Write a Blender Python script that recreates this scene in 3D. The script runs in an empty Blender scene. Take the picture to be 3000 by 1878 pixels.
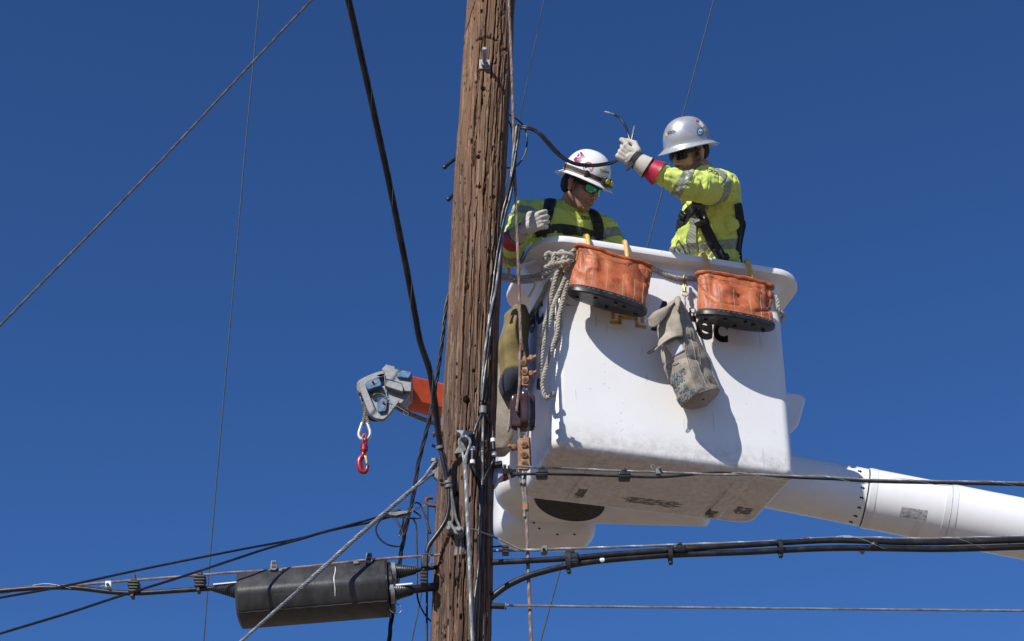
import bpy, bmesh, math, random
import numpy as np
from mathutils import Vector as V, Matrix
from mathutils.bvhtree import BVHTree
random.seed(7); RNG = np.random.default_rng(7)
scene = bpy.context.scene
COL = scene.collection
R = math.radians

# ------------------------------------------------------------------ camera, sky, sun, exposure
FPX, PITCH, CAM = 5070.0, R(31.4), V((0, 0, 1.6))
cd = bpy.data.cameras.new('camera'); co = bpy.data.objects.new('camera', cd); COL.objects.link(co)
cd.sensor_width = 36.0; cd.lens = FPX*36/3000; cd.clip_end = 5000; cd.clip_start = 0.1
co.location = CAM; co.rotation_euler = (math.pi/2 + PITCH, 0, 0)
scene.camera = co
scene.render.resolution_x, scene.render.resolution_y = 1024, 641
scene.view_settings.view_transform = 'Standard'; scene.view_settings.look = 'None'
scene.view_settings.gamma = 1; scene.view_settings.exposure = 0.38

SUN_EL, SUN_AZ = R(38), R(34)                       # light travels to the right by SUN_AZ and away from the camera
SUN_T = V((math.sin(SUN_AZ)*math.cos(SUN_EL), math.cos(SUN_AZ)*math.cos(SUN_EL), -math.sin(SUN_EL)))
w = bpy.data.worlds.new('World'); scene.world = w; w.use_nodes = True
nt = w.node_tree
sky = nt.nodes.new('ShaderNodeTexSky'); sky.sky_type = 'NISHITA'; sky.sun_disc = False
sky.sun_elevation = SUN_EL; sky.sun_rotation = math.pi + SUN_AZ
sky.altitude = 3000; sky.air_density = 1.0; sky.dust_density = 0.0; sky.ozone_density = 10
hsv = nt.nodes.new('ShaderNodeHueSaturation'); hsv.inputs['Saturation'].default_value = 1.06; hsv.inputs['Hue'].default_value = 0.503; nt.links.new(sky.outputs[0], hsv.inputs['Color'])
nt.links.new(hsv.outputs[0], nt.nodes['Background'].inputs[0]); nt.nodes['Background'].inputs[1].default_value = 0.096
sl = bpy.data.lights.new('sun', 'SUN'); sl.energy = 4.1; sl.angle = R(0.53); sl.color = (1, 0.965, 0.91)
so = bpy.data.objects.new('sun', sl); COL.objects.link(so); so.location = (-5, -10, 20)
so.rotation_euler = SUN_T.to_track_quat('-Z', 'Y').to_euler()

# ------------------------------------------------------------------ photo measurements to places in the world
FW = V((0, math.cos(PITCH), math.sin(PITCH))); UP = V((0, -math.sin(PITCH), math.cos(PITCH))); RT = V((1, 0, 0))
def ray(px, py): return (FW + RT*((px-1500)/FPX) + UP*((939-py)/FPX)).normalized()
def P(px, py, Y):
    d = ray(px, py); return CAM + d*((Y-CAM.y)/d.y)
def S(p): return FPX/((p-CAM).dot(FW))              # pixels of the photo per metre there
def PROJ(p):
    d = p-CAM; z = d.dot(FW); return (1500+FPX*d.dot(RT)/z, 939-FPX*d.dot(UP)/z)

# ------------------------------------------------------------------ mesh builder
class MB:
    def __init__(s): s.v = []; s.f = []
    def add(s, vs, fs):
        n = len(s.v); s.v += [V(a) for a in vs]; s.f += [tuple(i+n for i in f) for f in fs]; return s
    def box(s, c, size, rot=None):
        c = V(c); hx, hy, hz = [a/2 for a in size]; m = rot or Matrix.Identity(3)
        vs = [c + m @ V((x, y, z)) for x in (-hx, hx) for y in (-hy, hy) for z in (-hz, hz)]
        return s.add(vs, [(0,1,3,2),(4,6,7,5),(0,4,5,1),(2,3,7,6),(0,2,6,4),(1,5,7,3)])
    def cyl(s, a, b, r0, r1=None, n=16, cap=True):
        a, b = V(a), V(b); r1 = r0 if r1 is None else r1
        return s.tube([a, b], [r0, r1], n, cap)
    def tube(s, path, r, n=8, cap=True, closed=False):
        path = [V(p) for p in path]; m = len(path)
        rs = r if hasattr(r, '__len__') else [r]*m
        fr = frames(path); base = len(s.v)
        for p, (t, a, b), q in zip(path, fr, rs):
            for k in range(n):
                an = 2*math.pi*k/n; s.v.append(p + a*(q*math.cos(an)) + b*(q*math.sin(an)))
        for i in range(m-1 if not closed else m):
            i2 = (i+1) % m
            for k in range(n):
                k2 = (k+1) % n
                s.f.append((base+i*n+k, base+i*n+k2, base+i2*n+k2, base+i2*n+k))
        if cap and not closed:
            s.f.append(tuple(base+k for k in reversed(range(n)))); s.f.append(tuple(base+(m-1)*n+k for k in range(n)))
        return s
    def loft(s, rings, cap0=True, cap1=True):
        base = len(s.v); n = len(rings[0])
        for r in rings: s.v += [V(p) for p in r]
        for i in range(len(rings)-1):
            for k in range(n):
                k2 = (k+1) % n
                s.f.append((base+i*n+k, base+i*n+k2, base+(i+1)*n+k2, base+(i+1)*n+k))
        if cap0: s.f.append(tuple(base+k for k in reversed(range(n))))
        if cap1: s.f.append(tuple(base+(len(rings)-1)*n+k for k in range(n)))
        return s
    def prism(s, pts, d):                            # pts: world polygon, d: extrusion vector
        pts = [V(p) for p in pts]; n = len(pts); base = len(s.v); d = V(d)
        s.v += pts + [p+d for p in pts]
        s.f.append(tuple(base+i for i in range(n))); s.f.append(tuple(base+n+i for i in reversed(range(n))))
        for i in range(n):
            j = (i+1) % n; s.f.append((base+i, base+n+i, base+n+j, base+j))
        return s
    def ell(s, c, r, M=None, nu=16, nv=10):
        M = M or Matrix.Identity(3); c = V(c); rings = []
        base = len(s.v)
        s.v.append(c + M @ V((0, 0, r[2])))
        for j in range(1, nv):
            ph = math.pi*j/nv
            for i in range(nu):
                th = 2*math.pi*i/nu
                s.v.append(c + M @ V((r[0]*math.sin(ph)*math.cos(th), r[1]*math.sin(ph)*math.sin(th), r[2]*math.cos(ph))))
        s.v.append(c - M @ V((0, 0, r[2]))); last = len(s.v)-1
        for i in range(nu):
            i2 = (i+1) % nu
            s.f.append((base, base+1+i, base+1+i2))
            for j in range(nv-2):
                a = base+1+j*nu
                s.f.append((a+i, a+nu+i, a+nu+i2, a+i2))
            a = base+1+(nv-2)*nu
            s.f.append((a+i, last, a+i2))
        return s
    def cap(s, a, b, r0, r1, n=14):                  # tapered capsule
        a, b = V(a), V(b); t = b-a; L = t.length
        t = t/L if L > 1e-6 else V((0, 0, 1))
        x = t.orthogonal().normalized(); y = t.cross(x); rings = []
        for j in range(1, 5): ph = math.pi/2*(1-j/4); rings.append((a - t*(r0*math.sin(ph)), r0*math.cos(ph)))
        for j in range(4): ph = math.pi/2*j/4; rings.append((b + t*(r1*math.sin(ph)), r1*math.cos(ph)))
        rr = [[c + x*(q*math.cos(2*math.pi*k/n)) + y*(q*math.sin(2*math.pi*k/n)) for k in range(n)] for c, q in rings]
        return s.loft(rr)
def frames(path):
    m = len(path); T = []
    for i in range(m):
        t = (path[min(i+1, m-1)] - path[max(i-1, 0)]); T.append(t.normalized() if t.length > 1e-9 else V((0, 0, 1)))
    a = T[0].orthogonal().normalized(); out = []
    for t in T:
        a = (a - t*a.dot(t)); a = a.normalized() if a.length > 1e-6 else t.orthogonal().normalized()
        out.append((t, a, t.cross(a)))
    return out
def spline(pts, step=0.02):                          # Catmull-Rom through world points, even steps
    pts = [V(p) for p in pts]
    if len(pts) == 2: dense = [pts[0].lerp(pts[1], i/40) for i in range(41)]
    else:
        q = [pts[0]*2-pts[1]] + pts + [pts[-1]*2-pts[-2]]; dense = []
        for i in range(1, len(q)-2):
            for k in range(24):
                t = k/24; a, b, c, d = q[i-1], q[i], q[i+1], q[i+2]
                dense.append(0.5*((2*b) + (c-a)*t + (2*a-5*b+4*c-d)*t*t + (3*b-a-3*c+d)*t**3))
        dense.append(pts[-1])
    L = [0]
    for i in range(1, len(dense)): L.append(L[-1]+(dense[i]-dense[i-1]).length)
    n = max(2, int(L[-1]/step)+1); out = []; j = 0
    for i in range(n):
        s = L[-1]*i/(n-1)
        while j < len(L)-2 and L[j+1] < s: j += 1
        out.append(dense[j].lerp(dense[j+1], (s-L[j])/max(1e-9, L[j+1]-L[j])))
    return out
def pxpath(pts, step=0.02): return spline([P(*p) for p in pts], step)
def strand(path, Rr, n=6, pitch=0.08, sides=5, spt=9, core=True):
    mb = MB(); step = pitch/spt; path = spline(path, step) if len(path) > 2 else spline(path, step)
    sn = math.sin(math.pi/n); rs = Rr*sn/(1+sn)*1.06; off = Rr-rs; fr = frames(path)
    for k in range(n):
        pp = []
        for i, (p, (t, a, b)) in enumerate(zip(path, fr)):
            an = 2*math.pi*(i/spt + k/n); pp.append(p + a*(off*math.cos(an)) + b*(off*math.sin(an)))
        mb.tube(pp, rs, sides)
    return mb
def helix(path, Rr, pitch, r, sides=4, spt=12, ph=0):
    path = spline(path, pitch/spt); fr = frames(path)
    return MB().tube([p + a*(Rr*math.cos(2*math.pi*i/spt+ph)) + b*(Rr*math.sin(2*math.pi*i/spt+ph)) for i, (p, (t, a, b)) in enumerate(zip(path, fr))], r, sides)
def polypx(pts, Y, th): return MB().prism([P(x, y, Y) for x, y in pts], (0, th, 0))
def boxpx(mb, x0, y0, x1, y1, Y, th):
    return mb.prism([P(x0, y0, Y), P(x1, y0, Y), P(x1, y1, Y), P(x0, y1, Y)], (0, th, 0))

def new_obj(name, me, parent=None):
    o = bpy.data.objects.new(name, me); COL.objects.link(o)
    if parent is not None: o.parent = parent
    return o
INV = {}
def root(name, label, cat, base, group=None, M3=None):
    o = bpy.data.objects.new(name, None); COL.objects.link(o); o.empty_display_size = 0.1
    m = Matrix.Translation(V(base)) @ (M3.to_4x4() if M3 else Matrix.Identity(4)); o.matrix_world = m
    INV[o.name] = m.inverted(); o['label'] = label; o['category'] = cat
    if group: o['group'] = group
    return o
def top(o): return o if o.parent is None else top(o.parent)
def obj(name, mb, mat, parent=None, ang=40, bev=0, label=None, cat=None, group=None, sub=0, recalc=True):
    """world-space MB -> object; under a parent the vertices are put into the root's frame"""
    me = bpy.data.meshes.new(name)
    if parent is not None: inv = INV[top(parent).name]; off = None
    else:
        xs = mb.v; c = V((sum(p.x for p in xs)/len(xs), sum(p.y for p in xs)/len(xs), min(p.z for p in xs))); inv = Matrix.Translation(-c); off = c
    me.from_pydata([inv @ p for p in mb.v], [], mb.f)
    if recalc:
        bm = bmesh.new(); bm.from_mesh(me); bmesh.ops.recalc_face_normals(bm, faces=bm.faces); bm.to_mesh(me); bm.free()
    me.materials.append(mat); me.shade_smooth()
    if ang < 180: me.set_sharp_from_angle(angle=R(ang))
    o = new_obj(name, me, parent)
    if off is not None: o.location = off; INV[o.name] = inv
    if bev:
        b = o.modifiers.new('bevel', 'BEVEL'); b.width = bev; b.segments = 2; b.limit_method = 'ANGLE'; b.angle_limit = R(35); b.harden_normals = False
    if sub: s_ = o.modifiers.new('sub', 'SUBSURF'); s_.levels = s_.render_levels = sub
    if label: o['label'] = label
    if cat: o['category'] = cat
    if group: o['group'] = group
    return o

# ------------------------------------------------------------------ materials
class NT:
    def __init__(s, name):
        s.m = bpy.data.materials.new(name); s.m.use_nodes = True; s.t = s.m.node_tree; s.b = s.t.nodes['Principled BSDF']
        s.tc = s.t.nodes.new('ShaderNodeTexCoord')
    def put(s, sock, v):
        if hasattr(v, 'is_linked') or isinstance(v, bpy.types.NodeSocket): s.t.links.new(v, sock)
        else: sock.default_value = (tuple(v)+(1,))[:4] if hasattr(v, '__len__') and sock.type == 'RGBA' else v
    def vec(s, scale=(1, 1, 1), rot=(0, 0, 0), loc=(0, 0, 0), src='Object'):
        n = s.t.nodes.new('ShaderNodeMapping'); s.t.links.new(s.tc.outputs[src], n.inputs[0])
        n.inputs['Scale'].default_value = scale; n.inputs['Rotation'].default_value = rot; n.inputs['Location'].default_value = loc
        return n.outputs[0]
    def noise(s, vec, scale, detail=4, rough=.55, dist=0):
        n = s.t.nodes.new('ShaderNodeTexNoise'); s.t.links.new(vec, n.inputs['Vector']); n.inputs['Scale'].default_value = scale
        n.inputs['Detail'].default_value = detail; n.inputs['Roughness'].default_value = rough; n.inputs['Distortion'].default_value = dist
        return n.outputs[0]
    def wave(s, vec, scale, dist=0, direction='X'):
        n = s.t.nodes.new('ShaderNodeTexWave'); s.t.links.new(vec, n.inputs['Vector']); n.inputs['Scale'].default_value = scale
        n.bands_direction = direction; n.inputs['Distortion'].default_value = dist; return n.outputs[1]
    def ramp(s, x, *stops):
        n = s.t.nodes.new('ShaderNodeValToRGB'); s.put(n.inputs[0], x); e = n.color_ramp.elements
        for i, (p, c) in enumerate(stops):
            el = e[i] if i < 2 else e.new(p); el.position = p
            el.color = (tuple(c)+(1,))[:4] if hasattr(c, '__len__') else (c, c, c, 1)
        return n.outputs[0]
    def mix(s, f, a, b, mode='MIX'):
        n = s.t.nodes.new('ShaderNodeMix'); n.data_type = 'RGBA'; n.blend_type = mode
        s.put(n.inputs[0], f); s.put(n.inputs[6], a); s.put(n.inputs[7], b); return n.outputs[2]
    def math(s, op, a, b=0.0, c=0.0):
        n = s.t.nodes.new('ShaderNodeMath'); n.operation = op; s.put(n.inputs[0], a); s.put(n.inputs[1], b); s.put(n.inputs[2], c); return n.outputs[0]
    def xyz(s, src='Object'):
        n = s.t.nodes.new('ShaderNodeSeparateXYZ'); s.t.links.new(s.tc.outputs[src], n.inputs[0]); return n.outputs
    def attr(s, name):
        n = s.t.nodes.new('ShaderNodeAttribute'); n.attribute_name = name; return n.outputs['Fac']
    def out(s, col, rough=.5, metal=0, bump=None, bs=.3, bd=.002, **kw):
        s.put(s.b.inputs['Base Color'], col); s.put(s.b.inputs['Roughness'], rough); s.b.inputs['Metallic'].default_value = metal
        for k, v in kw.items(): s.put(s.b.inputs[k], v)
        if bump is not None:
            n = s.t.nodes.new('ShaderNodeBump'); n.inputs['Strength'].default_value = bs; n.inputs['Distance'].default_value = bd
            s.put(n.inputs['Height'], bump); s.t.links.new(n.outputs[0], s.b.inputs['Normal'])
        return s.m
def mat(name, col, rough=.5, metal=0, var=.18, vs=12, col2=None, cut=(.35, .7), bump=.25, bsc=120, stretch=(1, 1, 1), **kw):
    n = NT(name); v = n.vec(stretch)
    a = tuple(max(0, c*(1-var)) for c in col); b = col2 or tuple(min(1, c*(1+var)) for c in col)
    x = n.noise(v, vs, 5, .6); c = n.ramp(x, (cut[0], a), (cut[1], b))
    bp = n.noise(v, bsc, 3)
    return n.out(c, n.ramp(n.noise(v, vs*2.3, 3), (.3, max(0.02, rough-.08)), (.7, min(1, rough+.1))), metal, bp if bump else None, bump, .002, **kw)

M = {}
M['black_rubber'] = mat('black_rubber', (.016, .016, .017), .42, var=.35, vs=9, col2=(.045, .044, .043), cut=(.4, .8))
M['black_cable'] = mat('black_cable', (.014, .014, .016), .36, var=.3, vs=14, col2=(.05, .05, .05), cut=(.5, .85), bump=.12)
M['black_plastic'] = mat('black_plastic', (.016, .016, .017), .38, var=.3, vs=25, bump=.15)
M['grey_plastic'] = mat('grey_plastic', (.16, .165, .16), .5, var=.25, vs=40)
M['galv'] = mat('galvanised_steel', (.30, .31, .315), .5, .5, var=.3, vs=45, bump=.3)
M['galv_dark'] = mat('weathered_galvanised_steel', (.17, .175, .17), .62, .3, var=.35, vs=45, bump=.3)
M['strand'] = mat('galvanised_wire', (.25, .255, .255), .5, .35, var=.3, vs=30, bump=.1)
M['strand_old'] = mat('weathered_wire', (.22, .20, .18), .6, .25, var=.35, vs=25, bump=.1)
M['strand_rust'] = mat('rusty_pink_wire', (.23, .145, .115), .65, .1, var=.3, vs=25, col2=(.34, .26, .23), bump=.1)
M['strand_brown'] = mat('brown_grey_wire', (.13, .10, .085), .7, .1, var=.3, vs=25, bump=.1)
M['strand_green'] = mat('green_grey_wire', (.035, .045, .043), .7, 0, var=.25, vs=20, bump=0)
M['rust_cast'] = mat('rust_brown_casting', (.34, .17, .085), .75, 0, var=.35, vs=35, col2=(.45, .26, .14), bump=.5)
M['rust_dark'] = mat('dark_rust', (.10, .055, .038), .8, 0, var=.4, vs=60, bump=.5)
M['porcelain'] = mat('brown_porcelain', (.045, .020, .018), .13, 0, var=.3, vs=14, col2=(.075, .04, .04), bump=.06)
M['rope'] = mat('grey_rope', (.40, .355, .29), .9, 0, var=.3, vs=45, col2=(.55, .51, .43), bump=.5, bsc=300)
M['rope_dirty'] = mat('dirty_rope', (.22, .19, .14), .95, 0, var=.4, vs=60, bump=.7, bsc=350)
M['yellow_hook'] = mat('yellow_vinyl_hook', (.72, .46, .05), .42, 0, var=.15, vs=30, col2=(.72, .50, .14), bump=.1)
M['orange_hook'] = mat('faded_orange_hook', (.72, .42, .13), .42, 0, var=.15, vs=30, bump=.1)
M['red_paint'] = mat('red_paint', (.30, .012, .022), .33, 0, var=.3, vs=40, bump=.15)
M['jib_grey'] = mat('cast_aluminium', (.235, .24, .24), .55, .3, var=.16, vs=22, bump=.45, bsc=350)
M['jib_orange'] = mat('orange_fibreglass', (.66, .095, .035), .42, 0, var=.2, vs=14, bump=.2)
M['blue_plastic'] = mat('blue_plastic', (.055, .15, .30), .45, 0, var=.35, vs=40, bump=.3)
M['white_plastic'] = mat('white_plastic', (.74, .74, .72), .4, 0, var=.06, vs=40, bump=.1)
M['black_web'] = mat('black_webbing', (.014, .014, .016), .75, 0, var=.3, vs=60, bump=.6, bsc=500)
M['grey_web'] = mat('dark_grey_webbing', (.045, .043, .04), .75, 0, var=.3, vs=60, bump=.6, bsc=500)
M['buckle'] = mat('black_buckle', (.02, .02, .022), .35, .4, var=.2, vs=60, bump=.1)
M['letter_black'] = mat('black_vinyl_letters', (.012, .012, .013), .4, 0, var=.2, vs=40, bump=0)
M['letter_yellow'] = mat('yellow_vinyl_emblem', (.62, .36, .03), .4, 0, var=.12, vs=30, bump=0)
M['brass'] = mat('brass', (.52, .36, .14), .38, .75, var=.2, vs=60, bump=.1)
# ------------------------------------------------------------------ ground
def m_ground():
    n = NT('dry_ground'); v = n.vec()
    c = n.ramp(n.noise(v, .35, 6, .6), (.3, (.165, .127, .092)), (.7, (.23, .178, .127)))
    c = n.mix(.35, c, n.ramp(n.noise(v, 14, 4), (.3, (.13, .10, .074)), (.7, (.25, .195, .14))))
    return n.out(c, .9, 0, n.noise(v, 30, 5), .4, .02)
g = obj('ground', MB().add([(-1500, -1500, 0), (1500, -1500, 0), (1500, 1500, 0), (-1500, 1500, 0)], [(0, 1, 2, 3)]), m_ground())
g['kind'] = 'structure'

# ------------------------------------------------------------------ utility pole
YP = 6.92
PT = np.array([[-900, 1502, 121], [0, 1439, 140], [500, 1408, 150], [950, 1386.5, 154], [1150, 1378, 158], [1500, 1360, 169], [1878, 1349.5, 179], [2900, 1311, 212]])
def pole_c(py): return float(np.interp(py, PT[:, 0], PT[:, 1])), float(np.interp(py, PT[:, 0], PT[:, 2]))
tab = []
for py in range(-900, 2900, 20):
    c, wd = pole_c(py); p = P(c, py, YP); tab.append((p.z, p.x, wd/2/S(p)))
tab = np.array(sorted(tab))
def pole_z(z):
    z = np.asarray(z, float)
    x = np.interp(z, tab[:, 0], tab[:, 1]); r = np.interp(z, tab[:, 0], tab[:, 2])
    lo = z < tab[0, 0]; sl_ = (tab[20, 1]-tab[0, 1])/(tab[20, 0]-tab[0, 0])
    x = np.where(lo, tab[0, 1] + (z-tab[0, 0])*sl_, x); r = np.where(lo, tab[0, 2] + (tab[0, 0]-z)*.005, r)
    return x, r
def yp(px, py, off=0.0):                             # distance of the pole's skin at a photo position, minus a stand-off
    c, wd = pole_c(py); p = P(px, py, YP); r = wd/2/S(p); d = (px-c)/S(p)
    return YP - math.sqrt(max(0.0, r*r-d*d)) - off
def grid_noise(u, v, nu, nv, seed):                  # periodic in u
    g_ = np.random.default_rng(seed).random((nu, nv+2)); fu = (u % 1.0)*nu; fv = np.clip(v, 0, .9999)*nv
    i = fu.astype(int); j = fv.astype(int); a = fu-i; b = fv-j; a = a*a*(3-2*a); b = b*b*(3-2*b)
    i2 = (i+1) % nu; i = i % nu
    return (g_[i, j]*(1-a)+g_[i2, j]*a)*(1-b) + (g_[i, j+1]*(1-a)+g_[i2, j+1]*a)*b
def make_pole():
    zf = np.arange(3.7, 8.3, .0046); zs = np.concatenate([np.linspace(-.5, 3.65, 60), zf, np.linspace(8.35, 11.2, 40)])
    th = np.concatenate([np.linspace(0, .47, 46, endpoint=False), np.linspace(.47, 1, 276, endpoint=False)])*2*np.pi; nt_ = len(th); U, Z = np.meshgrid(th/(2*np.pi), zs)
    W = (Z+.5)/11.8; x0, r0 = pole_z(zs)
    d = (grid_noise(U, W, 9, 30, 1)-.5)*.008 + (grid_noise(U, W, 55, 22, 2)-.5)*.0055 + (grid_noise(U, W, 112, 45, 3)-.5)*.0046 + (grid_noise(U, W, 300, 110, 12)-.5)*.0030
    rg = np.random.default_rng(11)
    def crack(a, z0, z1, depth, wd, seed):           # a: fraction of the turn, wd: half width in turns
        nonlocal d
        wob = (grid_noise(np.full_like(Z, .3), W, 4, 160, seed)-.5)*.010 + (Z-z0)*rg.normal(0, .0012)
        du = (U-a-wob+.5) % 1-.5; t = np.clip((Z-z0)/max(.01, z1-z0), 0, 1); env = np.clip(np.minimum(t, 1-t)*9, 0, 1)*((Z > z0) & (Z < z1))
        ww = wd*(.45+.9*grid_noise(np.full_like(Z, .6), W, 4, 70, seed+50))
        d -= depth*env*np.clip(1-np.abs(du)/np.maximum(ww, 1e-4), 0, 1)**.6
    # the camera looks along +Y: the near side is a turn fraction of .75, left .5, right 1
    for a, z0, z1, de, wd in [(.735, 6.95, 8.4, .024, .0052), (.79, 6.3, 8.3, .028, .0060), (.70, 5.4, 7.6, .022, .0045), (.842, 5.9, 8.2, .028, .0075), (.70, 4.6, 6.1, .020, .0042),
                              (.745, 5.0, 6.5, .018, .0042), (.815, 4.4, 5.9, .022, .0060), (.765, 3.7, 5.1, .024, .0050), (.715, 3.7, 4.9, .014, .0035), (.66, 5.6, 7.0, .014, .0035), (.865, 3.8, 6.4, .030, .008),
                              (.885, 5.4, 7.6, .026, .008), (.635, 4.2, 5.7, .012, .0035), (.60, 5.5, 7.7, .012, .004), (.785, 5.3, 6.1, .018, .0042), (.90, 4.2, 5.5, .026, .008)]:
        crack(a, z0, z1, de, wd, int(rg.integers(1, 999)))
    for k in range(190):
        z0 = rg.uniform(3.7, 8.0); crack(rg.uniform(.5, 1.0), z0, z0+rg.uniform(.08, .6), rg.uniform(.008, .022), rg.uniform(.0013, .0030), int(rg.integers(1, 9999)))
    def pit(a, z, rr, depth, stretch=1.6):
        nonlocal d
        i0, i1 = np.searchsorted(zs, [z-rr*4, z+rr*4]); sl2 = slice(i0, i1)
        du = ((U[sl2]-a+.5) % 1-.5)*.77; q = np.sqrt(du**2 + ((Z[sl2]-z)/stretch)**2)/rr
        d[sl2] -= depth*np.clip(1.25-q, 0, 1)**.5
    for k in range(400):
        zz = rg.uniform(3.7, 8.1); pit(rg.uniform(.5, 1.02), zz, .0019+.0040*rg.random()**2.2, rg.uniform(.010, .030), rg.uniform(1.0, 6.0))
    for px, py, rr in [(1416, 260, .010), (1402, 459, .0085), (1405, 546, .0075), (1367, 1170, .013), (1336, 1447, .011), (1449, 577, .008), (1388, 1085, .006)]:
        p = P(px, py, yp(px, py)); a = math.atan2(p.y-YP, p.x-float(pole_z(p.z)[0]))/(2*math.pi) % 1
        pit(a, p.z, rr, .06, 1.1)
    # saw cut and hewn flat behind the through bolt
    p = P(1419, 158, YP); aa = .742; du = np.abs((U-aa+.5) % 1-.5)
    d -= .016*np.clip(1-np.abs(Z-p.z-.006*np.cos(du*40))/.011, 0, 1)*(du < .075)
    p2 = P(1419, 232, YP); p3 = P(1419, 290, YP); d -= .006*((Z < p2.z) & (Z > p3.z) & (du < .045))
    rad = r0[:, None] + d
    X = x0[:, None] + rad*np.cos(th)[None]; Y = YP + rad*np.sin(th)[None]
    vs = np.stack([X, Y, Z], -1).reshape(-1, 3); m = len(zs); mb = MB(); mb.v = [V(q) for q in vs]
    for i in range(m-1):
        b = i*nt_
        mb.f += [(b+k, b+(k+1) % nt_, b+nt_+(k+1) % nt_, b+nt_+k) for k in range(nt_)]
    mb.f.append(tuple((m-1)*nt_+k for k in range(nt_)))
    return mb
def m_wood():
    n = NT('weathered_pole_wood'); v = n.vec((1, 1, .032)); v2 = n.vec((1, 1, .014)); v3 = n.vec((1, 1, .28)); v4 = n.vec((1, 1, .13))
    c = n.ramp(n.noise(v, 62, 7, .78), (.32, (.030, .015, .010)), (.44, (.098, .052, .032)), (.53, (.188, .105, .062)), (.66, (.33, .21, .135)))
    c = n.mix(n.ramp(n.noise(v2, 105, 4, .65), (.51, 0.), (.57, .68)), c, (.036, .018, .012))
    c = n.mix(n.ramp(n.noise(v2, 85, 3, .6, .2), (.59, 0.), (.64, .75)), c, (.35, .235, .155))
    z = n.xyz()[2]; hi = n.ramp(n.math('MULTIPLY_ADD', z, .1, -.02), (.50, 0.), (.70, 1.))
    c = n.mix(n.math('MULTIPLY', hi, .42), c, n.mix(.55, c, (.44, .225, .09), 'MIX'))
    c = n.mix(n.ramp(n.noise(v3, 2.6, 4), (.44, 0.), (.66, .55)), c, (.085, .056, .042))
    c = n.mix(n.ramp(n.noise(v4, 46, 6, .7), (.62, 0.), (.65, .8)), c, (.030, .017, .012))
    c = n.mix(n.ramp(n.noise(v4, 70, 4, .6), (.64, 0.), (.67, .6)), c, (.40, .28, .19))
    return n.out(c, .88, 0, n.noise(v, 70, 7, .8), 1.0, .010)
M['wood'] = m_wood()
pole = root('utility_pole', 'weathered brown wooden utility pole rising through the middle of the picture', 'pole', (float(pole_z(0)[0]), YP, 0))
obj('shaft', make_pole(), M['wood'], pole, ang=180, recalc=False)

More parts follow.
